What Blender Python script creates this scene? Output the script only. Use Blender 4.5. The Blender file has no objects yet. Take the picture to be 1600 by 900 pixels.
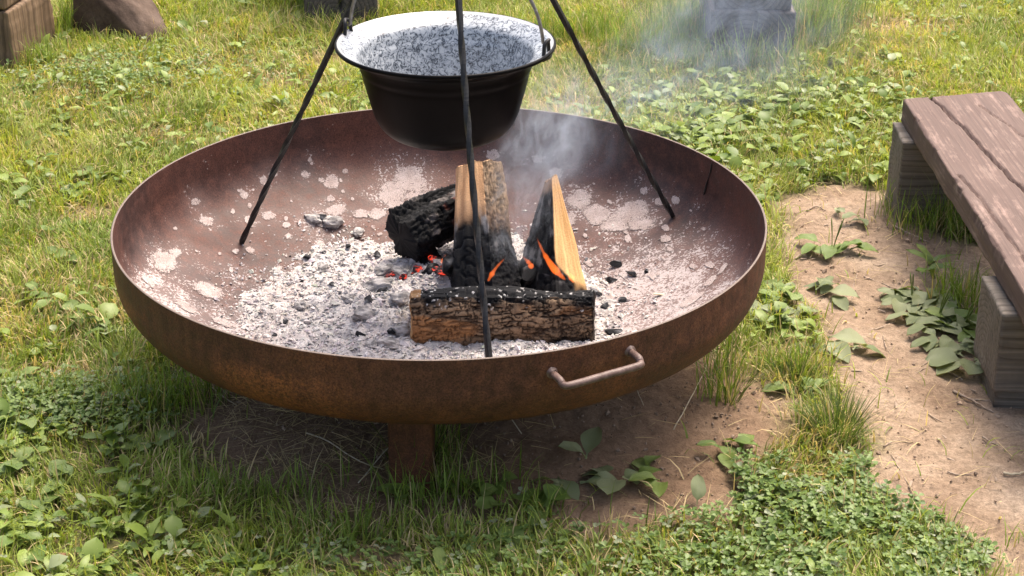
import bpy, bmesh, math, random
import numpy as np
from mathutils import Matrix, Vector, Quaternion

random.seed(5)
rng = np.random.default_rng(11)
scene = bpy.context.scene
col = scene.collection

# ------------------------------------------------------------------ camera
H = 0.35                                   # height of the bowl's rim above the ground
FPX, YAW, PITCH, ROLL = 2800.0, 0.043, 0.436, 0.002
CAM = np.array([0.0, -3.073, 1.276 + H])
FW = np.array([math.sin(YAW) * math.cos(PITCH), math.cos(YAW) * math.cos(PITCH), -math.sin(PITCH)])
_r = np.cross(FW, [0, 0, 1]); _r /= np.linalg.norm(_r); _u = np.cross(_r, FW)
RT = math.cos(ROLL) * _r + math.sin(ROLL) * _u
UP = -math.sin(ROLL) * _r + math.cos(ROLL) * _u
cd = bpy.data.cameras.new('camera'); cam = bpy.data.objects.new('camera', cd); col.objects.link(cam)
cd.sensor_width = 36.0; cd.lens = 36.0 * FPX / 1600.0; cd.clip_end = 400.0; cd.clip_start = 0.05
cam.matrix_world = Matrix(((RT[0], UP[0], -FW[0], CAM[0]), (RT[1], UP[1], -FW[1], CAM[1]), (RT[2], UP[2], -FW[2], CAM[2]), (0, 0, 0, 1)))
scene.camera = cam

# ------------------------------------------------------------------ sky, sun, exposure
SUN_EL, SUN_AZ = math.radians(64.0), math.radians(42.0)     # azimuth clockwise from +Y: from the right, a little behind; thin cloud softens it
w = bpy.data.worlds.new('World'); scene.world = w; w.use_nodes = True
nt = w.node_tree; nt.nodes.clear()
sky = nt.nodes.new('ShaderNodeTexSky'); sky.sky_type = 'NISHITA'; sky.sun_disc = False
sky.sun_elevation = SUN_EL; sky.sun_rotation = SUN_AZ; sky.air_density = 1.0; sky.dust_density = 9.0; sky.ozone_density = 0.6
bg = nt.nodes.new('ShaderNodeBackground'); bg.inputs['Strength'].default_value = 0.15
wo = nt.nodes.new('ShaderNodeOutputWorld'); nt.links.new(sky.outputs[0], bg.inputs[0]); nt.links.new(bg.outputs[0], wo.inputs[0])
sl = bpy.data.lights.new('sun', 'SUN'); sl.energy = 1.3; sl.angle = math.radians(32.0); sl.color = (1.0, 0.93, 0.82)
sun = bpy.data.objects.new('sun', sl); col.objects.link(sun)
sd = Vector((math.sin(SUN_AZ) * math.cos(SUN_EL), math.cos(SUN_AZ) * math.cos(SUN_EL), math.sin(SUN_EL)))
sun.rotation_euler = sd.to_track_quat('Z', 'Y').to_euler(); sun.location = sd * 20
scene.view_settings.view_transform = 'Standard'; scene.view_settings.look = 'None'
scene.view_settings.gamma = 1.0; scene.view_settings.use_curve_mapping = False
scene.view_settings.exposure = 1.33
scene.render.engine = 'CYCLES'
scene.cycles.use_denoising = True
scene.cycles.max_bounces = 6; scene.cycles.diffuse_bounces = 3; scene.cycles.glossy_bounces = 2; scene.cycles.transmission_bounces = 3; scene.cycles.volume_bounces = 0; scene.cycles.transparent_max_bounces = 12
scene.cycles.volume_step_rate = 1.0; scene.cycles.volume_max_steps = 64

# ------------------------------------------------------------------ helpers
def at(px, py, z=0.0):
    """point of the level plane at height z that shows at a pixel of the 1600x900 photograph"""
    px = np.asarray(px, float); py = np.asarray(py, float)
    d = FW + RT * ((px - 800) / FPX)[..., None] + UP * ((450 - py) / FPX)[..., None]
    return CAM + d * ((z - CAM[2]) / d[..., 2])[..., None]
def at_depth(px, py, Y):
    d = FW + RT * ((px - 800) / FPX) + UP * ((450 - py) / FPX)
    return CAM + d * ((Y - CAM[1]) / d[1])
def to_px(P):
    d = np.asarray(P, float) - CAM; z = d @ FW
    return 800 + FPX * (d @ RT) / z, 450 - FPX * (d @ UP) / z
def sstep(a, b, x):
    t = np.clip((x - a) / (b - a), 0, 1); return t * t * (3 - 2 * t)

def _hash(x, y, z, s):
    h = (x.astype(np.int64) * 374761393 + y.astype(np.int64) * 668265263 + z.astype(np.int64) * 2147483647 + s * 1274126177) & 0xFFFFFFFF
    h = ((h ^ (h >> 13)) * 1274126177) & 0xFFFFFFFF
    h = ((h ^ (h >> 15)) * 2246822519) & 0xFFFFFFFF
    return ((h ^ (h >> 16)) & 0xFFFF).astype(float) / 32767.5 - 1.0
def noise(P, s=0):
    P = np.asarray(P, float); i = np.floor(P).astype(np.int64); f = P - i; f = f * f * f * (f * (f * 6 - 15) + 10)
    o = 0
    for a in (0, 1):
        for b in (0, 1):
            for c in (0, 1):
                wgt = (f[..., 0] if a else 1 - f[..., 0]) * (f[..., 1] if b else 1 - f[..., 1]) * (f[..., 2] if c else 1 - f[..., 2])
                o = o + wgt * _hash(i[..., 0] + a, i[..., 1] + b, i[..., 2] + c, s)
    return o
def fbm(P, o=4, s=0, gain=0.5):
    P = np.asarray(P, float); t = 0; a = 1.0; n = 0
    for k in range(o):
        t = t + a * noise(P * 2.03 ** k + 7.3 * k, s + k * 17); n += a; a *= gain
    return t / n
def xyz(x, y, z=0.0):
    x = np.asarray(x, float); return np.stack([x, np.asarray(y, float) + 0 * x, z + 0 * x], -1)

def mesh_np(name, V, quads=None, tris=None, colr=None, attrs=None, smooth=True):
    me = bpy.data.meshes.new(name)
    V = np.ascontiguousarray(V, np.float32); n = len(V)
    q = np.zeros((0, 4), np.int32) if quads is None else np.asarray(quads, np.int32).reshape(-1, 4)
    t = np.zeros((0, 3), np.int32) if tris is None else np.asarray(tris, np.int32).reshape(-1, 3)
    me.vertices.add(n); me.vertices.foreach_set('co', V.ravel())
    loops = np.concatenate([q.ravel(), t.ravel()])
    me.loops.add(len(loops)); me.loops.foreach_set('vertex_index', loops)
    me.polygons.add(len(q) + len(t))
    st = np.concatenate([np.arange(len(q)) * 4, len(q) * 4 + np.arange(len(t)) * 3]).astype(np.int32)
    me.polygons.foreach_set('loop_start', st)
    me.polygons.foreach_set('use_smooth', np.full(len(q) + len(t), smooth))
    me.update(calc_edges=True)
    if colr is not None:
        a = me.color_attributes.new('Col', 'FLOAT_COLOR', 'POINT')
        c = np.ones((n, 4), np.float32); c[:, :3] = colr; a.data.foreach_set('color', c.ravel())
    for k, v in (attrs or {}).items():
        a = me.attributes.new(k, 'FLOAT', 'POINT'); a.data.foreach_set('value', np.asarray(v, np.float32))
    return me
def link(name, me, parent=None, m=None, loc=None):
    o = bpy.data.objects.new(name, me); col.objects.link(o)
    if m is not None and me is not None:
        if len(me.materials) == 0: me.materials.append(m)
    if parent is not None: o.parent = parent
    if loc is not None: o.location = loc
    return o
def tag(o, label=None, cat=None, group=None, kind=None):
    if label: o['label'] = label
    if cat: o['category'] = cat
    if group: o['group'] = group
    if kind: o['kind'] = kind
    return o
def thing(name, label, cat, loc=(0, 0, 0), group=None):
    o = bpy.data.objects.new(name, None); col.objects.link(o); o.location = loc; o.empty_display_size = 0.05
    return tag(o, label, cat, group)
def part(name, V, root, m, quads=None, tris=None, **k):
    """mesh given in world coordinates, stored relative to its (unrotated) root"""
    L = np.array(root.location)
    p = root.parent
    while p is not None: L = L + np.array(p.location); p = p.parent
    return link(name, mesh_np(name, np.asarray(V) - L, quads, tris, **k), root, m)

def grid_quads(nu, nv, close_u=False, off=0):
    """index grid of nu x nv (row-major, v fastest)"""
    i = np.arange(nu if close_u else nu - 1)[:, None]; j = np.arange(nv - 1)[None, :]
    a = i * nv + j; b = ((i + 1) % nu) * nv + j
    return np.stack([a, b, b + 1, a + 1], -1).reshape(-1, 4) + off
def tube(path, rad, ns=10, sq=False, twist=None, cap=True):
    """swept tube along a polyline; returns V, quads, tris"""
    P = np.asarray(path, float); n = len(P); rad = np.broadcast_to(np.asarray(rad, float), (n,))
    T = np.gradient(P, axis=0); T /= np.linalg.norm(T, axis=1)[:, None]
    ref = np.array([0, 0, 1.0]) if abs(T[0][2]) < 0.9 else np.array([1.0, 0, 0])
    N = np.cross(T[0], ref); N /= np.linalg.norm(N); V = []
    for k in range(n):
        N = N - T[k] * (N @ T[k]); N /= np.linalg.norm(N); B = np.cross(T[k], N)
        a = np.arange(ns) / ns * 2 * np.pi + (0 if twist is None else twist[k])
        rr = rad[k] * np.ones(ns)
        if sq:
            loc = np.arange(ns) / ns * 2 * np.pi
            rr = rad[k] / np.maximum(np.abs(np.cos(loc)), np.abs(np.sin(loc)))
            rr = np.minimum(rr, rad[k] * 1.3)
        V.append(P[k] + rr[:, None] * (np.cos(a)[:, None] * N + np.sin(a)[:, None] * B))
    V = np.concatenate(V)
    i = np.arange(n - 1)[:, None]; j = np.arange(ns)[None, :]
    q = np.stack([i * ns + j, i * ns + (j + 1) % ns, (i + 1) * ns + (j + 1) % ns, (i + 1) * ns + j], -1).reshape(-1, 4)
    t = np.zeros((0, 3), int)
    if cap:
        V = np.concatenate([V, P[:1], P[-1:]]); c0, c1 = n * ns, n * ns + 1; jj = np.arange(ns)
        t = np.concatenate([np.stack([np.full(ns, c0), (jj + 1) % ns, jj], 1), np.stack([np.full(ns, c1), (n - 1) * ns + jj, (n - 1) * ns + (jj + 1) % ns], 1)])
    return V, q, t
def lathe(prof, n=128, c=(0, 0, 0)):
    """profile of (r, z) spun about a vertical axis through c; index angle*len(prof)+k"""
    pr = np.asarray(prof, float); a = np.arange(n) / n * 2 * np.pi
    V = np.stack([pr[None, :, 0] * np.cos(a)[:, None], pr[None, :, 0] * np.sin(a)[:, None], pr[None, :, 1] + 0 * a[:, None]], -1).reshape(-1, 3) + np.array(c)
    return V, grid_quads(n, len(pr), True)
def smooth_path(pts, n=40):
    """Catmull-Rom through the points"""
    P = np.asarray(pts, float); P = np.concatenate([[2 * P[0] - P[1]], P, [2 * P[-1] - P[-2]]])
    t = np.linspace(0, len(P) - 3 - 1e-6, n); i = t.astype(int); f = (t - i)[:, None]
    a, b, c, d = P[i], P[i + 1], P[i + 2], P[i + 3]
    return 0.5 * ((2 * b) + (c - a) * f + (2 * a - 5 * b + 4 * c - d) * f ** 2 + (3 * b - a - 3 * c + d) * f ** 3)
def joined(V0, F0, M, T, colr):
    """copies of a small template (V0, tri/quad faces F0) with matrices M (n,3,3), offsets T and colours: one joined mesh"""
    n = len(T); k = len(V0)
    V = (np.einsum('nij,kj->nki', M, V0) + T[:, None, :]).reshape(-1, 3)
    F = (F0[None] + (np.arange(n) * k)[:, None, None]).reshape(-1, F0.shape[1])
    return V, F, np.repeat(colr, k, axis=0)
def rot_rand(n, tilt=None):
    """random rotations; with tilt, about z then leaned by up to tilt"""
    q = rng.normal(size=(n, 4)) if tilt is None else None
    if q is None:
        a = rng.uniform(0, 2 * np.pi, n); b = rng.uniform(0, 2 * np.pi, n); t = rng.uniform(-tilt, tilt, n)
        Rz = np.zeros((n, 3, 3)); Rz[:, 0, 0] = np.cos(a); Rz[:, 0, 1] = -np.sin(a); Rz[:, 1, 0] = np.sin(a); Rz[:, 1, 1] = np.cos(a); Rz[:, 2, 2] = 1
        ax = np.stack([np.cos(b), np.sin(b), 0 * b], 1)
        K = np.zeros((n, 3, 3)); K[:, 0, 1] = -ax[:, 2]; K[:, 0, 2] = ax[:, 1]; K[:, 1, 0] = ax[:, 2]; K[:, 1, 2] = -ax[:, 0]; K[:, 2, 0] = -ax[:, 1]; K[:, 2, 1] = ax[:, 0]
        R = np.eye(3)[None] + np.sin(t)[:, None, None] * K + (1 - np.cos(t))[:, None, None] * (K @ K)
        return R @ Rz
    q /= np.linalg.norm(q, axis=1)[:, None]; a, b, c, d = q.T
    return np.stack([np.stack([1 - 2 * (c * c + d * d), 2 * (b * c - a * d), 2 * (b * d + a * c)], -1), np.stack([2 * (b * c + a * d), 1 - 2 * (b * b + d * d), 2 * (c * d - a * b)], -1), np.stack([2 * (b * d - a * c), 2 * (c * d + a * b), 1 - 2 * (b * b + c * c)], -1)], 1)
def sdist(x, y, poly):
    """signed distance to a polygon, negative inside"""
    P = np.stack([x, y], -1); A = np.asarray(poly, float)[:, :2]; B = np.roll(A, -1, 0)
    d = np.full(P.shape[:-1], 1e9); ins = np.zeros(P.shape[:-1], bool)
    for a, b in zip(A, B):
        e = b - a; v = P - a; t = np.clip((v @ e) / (e @ e), 0, 1)
        d = np.minimum(d, np.hypot(v[..., 0] - t * e[0], v[..., 1] - t * e[1]))
        c = (a[1] > P[..., 1]) != (b[1] > P[..., 1])
        with np.errstate(divide='ignore', invalid='ignore'):
            ins ^= c & (P[..., 0] < (b[0] - a[0]) * (P[..., 1] - a[1]) / (b[1] - a[1] + 1e-12) + a[0])
    return np.where(ins, -d, d)
def pxpoly(pts): return at(np.array([p[0] for p in pts]), np.array([p[1] for p in pts]))[:, :2]

# ------------------------------------------------------------------ materials
def mat(name):
    m = bpy.data.materials.new(name); m.use_nodes = True
    n = m.node_tree.nodes; n.clear(); o = n.new('ShaderNodeOutputMaterial')
    return m, m.node_tree, o
class NT:
    """short-hand for building node trees"""
    def __init__(s, tree): s.t = tree
    def n(s, typ, **k):
        a = s.t.nodes.new('ShaderNode' + typ)
        for kk, v in k.items():
            if kk.startswith('_'): setattr(a, kk[1:], v)
            else:
                i = a.inputs[int(kk[1:])] if kk[0] == 'i' and kk[1:].isdigit() else a.inputs[kk]
                if isinstance(v, bpy.types.NodeSocket): s.t.links.new(v, i)
                else: i.default_value = v
        return a
    def math(s, op, a, b=None, c=None, clamp=False):
        d = {'_operation': op, 'i0': a, '_use_clamp': clamp}
        if b is not None: d['i1'] = b
        if c is not None: d['i2'] = c
        return s.n('Math', **d).outputs[0]
    def ramp(s, fac, stops):
        r = s.n('ValToRGB', i0=fac); e = r.color_ramp.elements
        while len(e) < len(stops): e.new(0.5)
        for k, (p, c) in enumerate(stops):
            e[k].position = p; e[k].color = (*c, 1) if len(c) == 3 else c
        return r.outputs[0]
    def mix(s, f, a, b, mode='MIX'):
        m = s.n('Mix', _data_type='RGBA', _blend_type=mode)
        for k, v in ((0, f), (6, a), (7, b)):
            if isinstance(v, bpy.types.NodeSocket): s.t.links.new(v, m.inputs[k])
            elif k == 0: m.inputs[0].default_value = v
            else: m.inputs[k].default_value = (*v, 1)
        return m.outputs[2]
    def obj(s, scale=(1, 1, 1), rot=(0, 0, 0)):
        c = s.n('TexCoord'); return s.n('Mapping', i0=c.outputs['Object'], Scale=scale, Rotation=rot).outputs[0]
    def noise(s, vec, scale, detail=4.0, rough=0.55, dist=0.0):
        return s.n('TexNoise', Vector=vec, Scale=scale, Detail=detail, Roughness=rough, Distortion=dist).outputs[0]
    def attr(s, nm): return s.n('Attribute', _attribute_name=nm)
    def bump(s, h, st=0.3, d=0.01):
        return s.n('Bump', Strength=st, Distance=d, Height=h).outputs[0]

def foliage(name, trans=0.35, rough=0.5, spec=0.25):
    m, t, o = mat(name); N = NT(t)
    c = N.attr('Col').outputs[0]
    p = N.n('BsdfPrincipled', **{'Base Color': c, 'Roughness': rough, 'Specular IOR Level': spec})
    tc = N.mix(1.0, c, (1.25, 1.2, 0.55), 'MULTIPLY')
    tr = N.n('BsdfTranslucent', Color=tc)
    mx = N.n('MixShader', i0=trans, i1=p.outputs[0], i2=tr.outputs[0])
    t.links.new(mx.outputs[0], o.inputs[0]); return m
M_grass = foliage('grass_blades', 0.40, 0.45, 0.3)
M_leaf = foliage('broad_leaves', 0.30, 0.42, 0.35)

def leaf_mat(name, c1, c2):
    m, t, o = mat(name); N = NT(t)
    r = N.n('ObjectInfo').outputs['Random']; v = N.obj()
    c = N.mix(r, c1, c2)
    c = N.mix(N.math('MULTIPLY', N.noise(v, 60, 3), 0.5), c, (c1[0] * 0.5, c1[1] * 0.55, c1[2] * 0.5))
    vein = N.n('TexWave', Vector=v, Scale=30.0, Distortion=1.0, _wave_type='BANDS').outputs[0]
    p = N.n('BsdfPrincipled', **{'Base Color': c, 'Roughness': 0.42, 'Specular IOR Level': 0.35, 'Normal': N.bump(vein, 0.25, 0.002)})
    tr = N.n('BsdfTranslucent', Color=N.mix(1.0, c, (1.25, 1.2, 0.5), 'MULTIPLY'))
    mx = N.n('MixShader', i0=0.28, i1=p.outputs[0], i2=tr.outputs[0]); t.links.new(mx.outputs[0], o.inputs[0]); return m
M_plant = leaf_mat('plantain_leaf', (0.12, 0.185, 0.036), (0.22, 0.285, 0.075))
M_dusty = leaf_mat('dusty_leaf', (0.17, 0.205, 0.09), (0.30, 0.325, 0.175))
M_deadleaf = leaf_mat('dead_leaf', (0.30, 0.16, 0.07), (0.42, 0.30, 0.15))

def vcol(name, rough=0.8, bump=0.0, scale=200.0, spec=0.3):
    m, t, o = mat(name); N = NT(t); c = N.attr('Col').outputs[0]
    v = N.obj(); nz = N.noise(v, scale, 3)
    c = N.mix(0.35, c, N.mix(1.0, c, N.ramp(nz, [(0.3, (0.5, 0.5, 0.5)), (0.7, (1.5, 1.5, 1.5))]), 'MULTIPLY'))
    k = {'Base Color': c, 'Roughness': rough, 'Specular IOR Level': spec}
    if bump: k['Normal'] = N.bump(nz, bump, 0.003)
    p = N.n('BsdfPrincipled', **k); t.links.new(p.outputs[0], o.inputs[0]); return m
M_straw = foliage('dry_straw', 0.2, 0.6, 0.2)
M_crumb = vcol('soil_crumbs', 0.95, 0.4, 300)
M_ash = vcol('ash', 0.95, 0.5, 260, 0.1)
def patch_mat():
    m, t, o = mat('ash_crust'); N = NT(t); c = N.attr('Col').outputs[0]; v = N.obj(); a = N.noise(v, 420, 4, 0.7); b_ = N.noise(v, 90, 4, 0.6)
    c = N.mix(1.0, c, N.ramp(a, [(0.3, (0.6, 0.58, 0.57)), (0.7, (1.35, 1.35, 1.35))]), 'MULTIPLY')
    k = N.math('ADD', N.math('MULTIPLY', a, 0.55), N.math('MULTIPLY', b_, 0.45)); k = N.math('ADD', N.math('SUBTRACT', k, 0.93), N.math('MULTIPLY', N.attr('cover').outputs['Fac'], 0.60)); k = N.math('MULTIPLY', k, 14.0, clamp=True)
    p = N.n('BsdfPrincipled', **{'Base Color': c, 'Roughness': 0.95, 'Specular IOR Level': 0.1, 'Alpha': k, 'Normal': N.bump(a, 0.4, 0.003)}); t.links.new(p.outputs[0], o.inputs[0]); return m
M_patch = patch_mat()
M_log = vcol('firewood', 0.8, 0.35, 420, 0.2)

def ground_mat():
    m, t, o = mat('ground'); N = NT(t); v = N.obj()
    d = N.attr('dirt').outputs['Fac']; sh = N.attr('apron_shade').outputs['Fac']
    n1 = N.noise(v, 5, 6); n2 = N.noise(v, 70, 6, 0.65); n3 = N.noise(v, 240, 4, 0.7)
    dirt = N.ramp(n1, [(0.32, (0.185, 0.126, 0.083)), (0.5, (0.255, 0.185, 0.128)), (0.7, (0.325, 0.250, 0.182))])
    dirt = N.mix(sh, dirt, (0.135, 0.078, 0.044))  # shade under and before the bowl painted into the soil colour
    dirt = N.mix(0.55, dirt, N.mix(1.0, dirt, N.ramp(n2, [(0.3, (0.45, 0.42, 0.4)), (0.62, (1.3, 1.3, 1.3))]), 'MULTIPLY'))
    dirt = N.mix(0.4, dirt, N.mix(1.0, dirt, N.ramp(n3, [(0.35, (0.5, 0.5, 0.5)), (0.65, (1.4, 1.4, 1.4))]), 'MULTIPLY'))
    turf = N.ramp(n2, [(0.3, (0.06, 0.055, 0.02)), (0.55, (0.12, 0.115, 0.045)), (0.75, (0.22, 0.18, 0.09))])
    c = N.mix(d, turf, dirt)
    h = N.math('ADD', N.math('MULTIPLY', n2, 0.7), N.math('MULTIPLY', n3, 0.3))
    p = N.n('BsdfPrincipled', **{'Base Color': c, 'Roughness': 0.95, 'Specular IOR Level': 0.15, 'Normal': N.bump(h, 0.8, 0.008)})
    t.links.new(p.outputs[0], o.inputs[0]); return m

def rust_mat():
    m, t, o = mat('weathered_rusty_steel'); N = NT(t); v = N.obj()
    ins = N.attr('inside').outputs['Fac']; ash = N.attr('ashy').outputs['Fac']; heat = N.attr('heat').outputs['Fac']; orange = N.attr('orange').outputs['Fac']
    n1 = N.noise(v, 6, 5); n2 = N.noise(v, 45, 6, 0.6); n3 = N.noise(v, 330, 5, 0.7)
    vs = N.noise(N.obj((9, 9, 1.2)), 5, 5, 0.6)
    outc = N.ramp(n2, [(0.3, (0.034, 0.0145, 0.0095)), (0.5, (0.060, 0.025, 0.0155)), (0.7, (0.098, 0.040, 0.021))])
    outc = N.mix(N.math('MULTIPLY', N.ramp(vs, [(0.45, (0, 0, 0)), (0.7, (1, 1, 1))]), 0.35), outc, (0.12, 0.054, 0.026))
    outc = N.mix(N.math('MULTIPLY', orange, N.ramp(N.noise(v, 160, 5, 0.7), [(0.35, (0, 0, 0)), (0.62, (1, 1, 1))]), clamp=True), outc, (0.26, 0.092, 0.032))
    inc = N.ramp(n2, [(0.3, (0.020, 0.010, 0.009)), (0.5, (0.043, 0.021, 0.018)), (0.72, (0.085, 0.038, 0.029))])
    inc = N.mix(N.math('MULTIPLY', N.ramp(N.noise(v, 3.2, 4), [(0.42, (0, 0, 0)), (0.62, (1, 1, 1))]), 0.5), inc, (0.10, 0.037, 0.024))
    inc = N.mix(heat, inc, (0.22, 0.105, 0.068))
    c = N.mix(ins, outc, inc)
    c = N.mix(0.8, c, N.mix(1.0, c, N.ramp(n3, [(0.32, (0.35, 0.32, 0.3)), (0.66, (1.8, 1.75, 1.7))]), 'MULTIPLY'))
    c = N.mix(N.attr('rimtop').outputs['Fac'], c, (0.15, 0.115, 0.095))
    # ash dust: specks whose density follows the attribute
    sp = N.n('TexVoronoi', Vector=v, Scale=150.0, Randomness=1.0).outputs[0]
    sp2 = N.noise(v, 190, 5, 0.72)
    sp3 = N.noise(v, 26, 3, 0.6)
    th = N.math('ADD', N.math('MULTIPLY', sp2, 0.75), N.math('MULTIPLY', sp3, 0.35))
    k = N.math('SUBTRACT', th, N.math('SUBTRACT', 0.705, N.math('MULTIPLY', ash, 0.20)))
    k = N.math('MULTIPLY', k, 26.0, clamp=True)
    dustc = N.ramp(n3, [(0.3, (0.30, 0.26, 0.25)), (0.7, (0.46, 0.41, 0.40))])
    c = N.mix(N.math('MULTIPLY', k, ins), c, dustc)
    c = N.mix(N.math('MULTIPLY', ash, N.math('MULTIPLY', ins, 0.34)), c, (0.30, 0.24, 0.225))
    rg = N.ramp(n2, [(0.3, (0.5, 0.5, 0.5)), (0.7, (0.68, 0.68, 0.68))])
    h = N.math('ADD', N.math('MULTIPLY', n3, 0.5), n2)
    p = N.n('BsdfPrincipled', **{'Base Color': c, 'Roughness': rg, 'Specular IOR Level': 0.25, 'Metallic': 0.0, 'Normal': N.bump(h, 0.35, 0.003)})
    t.links.new(p.outputs[0], o.inputs[0]); return m
M_rust = rust_mat()
def simple(name, c, rough=0.6, metal=0.0, spec=0.5, n=0.0, c2=None, scale=60, bump=0.0):
    m, t, o = mat(name); N = NT(t); v = N.obj(); nz = N.noise(v, scale, 5, 0.6)
    cc = N.mix(N.ramp(nz, [(0.35, (0, 0, 0)), (0.65, (1, 1, 1))]), c, c2 or c)
    k = {'Base Color': cc, 'Roughness': rough, 'Metallic': metal, 'Specular IOR Level': spec}
    if bump: k['Normal'] = N.bump(nz, bump, 0.003)
    p = N.n('BsdfPrincipled', **k); t.links.new(p.outputs[0], o.inputs[0]); return m
M_iron = simple('black_wrought_iron', (0.006, 0.006, 0.0065), 0.4, 0.0, 0.3, c2=(0.016, 0.0155, 0.016), scale=90, bump=0.3)
M_enamel_out = simple('black_enamel', (0.0018, 0.0018, 0.0022), 0.36, 0.0, 0.07, c2=(0.004, 0.0035, 0.004), scale=14, bump=0.08)
M_wire = simple('steel_wire', (0.30, 0.28, 0.25), 0.42, 0.7, 0.5, c2=(0.12, 0.10, 0.09), scale=80)
M_handle = simple('rusty_rod', (0.075, 0.042, 0.032), 0.5, 0.0, 0.4, c2=(0.15, 0.10, 0.085), scale=70, bump=0.4)

def enamel_in():
    m, t, o = mat('mottled_grey_enamel'); N = NT(t); v = N.obj()
    lip = N.attr('lip').outputs['Fac']
    d = N.n('TexNoise', Vector=v, Scale=70.0, Detail=2.0); 
    vv = N.n('VectorMath', _operation='MULTIPLY_ADD', i0=d.outputs['Color'], i1=(0.016, 0.016, 0.016), i2=v).outputs[0]
    a = N.noise(vv, 78, 3.0, 0.62, 0.9)
    b = N.n('TexVoronoi', Vector=vv, Scale=120.0, _feature='DISTANCE_TO_EDGE').outputs[0]
    k = N.math('ADD', N.math('ABSOLUTE', N.math('SUBTRACT', a, 0.5)), N.math('MULTIPLY', b, 0.18))
    c = N.ramp(k, [(0.008, (0.010, 0.012, 0.018)), (0.030, (0.06, 0.07, 0.085)), (0.065, (0.25, 0.275, 0.305)), (0.16, (0.39, 0.412, 0.436))])
    c = N.mix(lip, c, (0.43, 0.43, 0.43))
    p = N.n('BsdfPrincipled', **{'Base Color': c, 'Roughness': 0.24, 'Specular IOR Level': 0.5, 'Coat Weight': 0.25, 'Coat Roughness': 0.15, 'Normal': N.bump(k, 0.12, 0.001)})
    t.links.new(p.outputs[0], o.inputs[0]); return m
M_enamel_in = enamel_in()

def wood_mat(name, ca, cb, cc, axis=0, pith=(0.0, 0.0), ring=75.0, paint=None, grey=0.0):
    """solid wood: rings about a pith line along a local axis, so the sides show grain and the ends show rings"""
    m, t, o = mat(name); N = NT(t); tc = N.n('TexCoord').outputs['Object']
    s = N.n('SeparateXYZ', i0=tc); ax = [0, 1, 2]; ax.remove(axis)
    dist = N.noise(tc, 5, 3); dist2 = N.noise(N.obj(tuple(1.5 if k == axis else 14 for k in range(3))), 2.0, 4)
    a = N.math('SUBTRACT', s.outputs[ax[0]], pith[0]); b = N.math('SUBTRACT', s.outputs[ax[1]], pith[1])
    r = N.math('SQRT', N.math('ADD', N.math('MULTIPLY', a, a), N.math('MULTIPLY', b, b)))
    r = N.math('ADD', r, N.math('MULTIPLY', dist, 0.010)); r = N.math('ADD', r, N.math('MULTIPLY', dist2, 0.004))
    wv = N.math('FRACT', N.math('MULTIPLY', r, ring))
    sc = tuple(4.0 if k == axis else 160.0 for k in range(3))
    fib = N.noise(N.obj(sc), 1.0, 4, 0.6); blot = N.noise(tc, 9, 5, 0.6)
    c = N.ramp(wv, [(0.0, ca), (0.6, cb), (0.95, cc), (1.0, ca)])
    c = N.mix(0.6, c, N.mix(1.0, c, N.ramp(fib, [(0.3, (0.45, 0.45, 0.45)), (0.7, (1.5, 1.5, 1.5))]), 'MULTIPLY'))
    c = N.mix(0.6, c, N.mix(1.0, c, N.ramp(blot, [(0.3, (0.5, 0.5, 0.5)), (0.7, (1.35, 1.35, 1.35))]), 'MULTIPLY'))
    h = N.math('ADD', N.math('MULTIPLY', wv, 0.4), fib)
    if paint is not None:
        pk = N.math('ADD', N.math('MULTIPLY', N.noise(N.obj(tuple(6.0 if k == axis else 20.0 for k in range(3))), 1.6, 7, 0.75), 0.8), N.math('MULTIPLY', fib, 0.25))
        worn = N.ramp(pk, [(0.54, (0, 0, 0)), (0.68, (0.85, 0.85, 0.85))])
        pc = N.mix(0.55, paint, N.mix(1.0, paint, N.ramp(fib, [(0.3, (0.55, 0.55, 0.55)), (0.7, (1.5, 1.45, 1.4))]), 'MULTIPLY'))
        pc = N.mix(N.math('MULTIPLY', blot, 0.7), pc, (paint[0] * 0.62, paint[1] * 0.55, paint[2] * 0.55))
        c = N.mix(worn, pc, N.mix(0.6, c, (0.25, 0.19, 0.16)))
    p = N.n('BsdfPrincipled', **{'Base Color': c, 'Roughness': 0.72, 'Specular IOR Level': 0.3, 'Normal': N.bump(h, 0.45, 0.003)})
    t.links.new(p.outputs[0], o.inputs[0]); return m

# ------------------------------------------------------------------ terrain: masks shared by the ground and what grows on it
PATH = pxpoly([(1222, 306), (1300, 285), (1395, 300), (1440, 345), (1530, 380), (1800, 430), (1800, 1000), (1600, 1000), (1530, 880), (1470, 832), (1400, 800), (1330, 770), (1340, 715), (1372, 660), (1345, 600), (1290, 540), (1240, 470), (1210, 380)])
APRON = pxpoly([(330, 600), (450, 560), (700, 520), (1000, 500), (1120, 540), (1200, 600), (1215, 680), (1230, 745), (1165, 770), (1120, 820), (1000, 845), (880, 848), (810, 800), (690, 785), (600, 795), (500, 790), (400, 735), (320, 660)])
BARE = [(95, 100, .10, .05), (330, 95, .05, .03), (520, 95, .09, .05), (140, 335, .07, .05), (880, 165, .10, .05), (1400, 45, .22, .10), (1120, 95, .10, .03), (440, 130, .14, .05), (90, 590, .10, .04), (1240, 560, .05, .06), (600, 870, .09, .04), (1060, 810, .08, .03), (260, 215, .1, .06)]
BAREW = [(*at(a, b)[:2], c, d) for a, b, c, d in BARE]
CLOVER = pxpoly([(1120, 850), (1160, 805), (1230, 775), (1330, 770), (1420, 812), (1500, 862), (1540, 930), (1540, 1000), (900, 1000), (960, 905), (1050, 880)])
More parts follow.
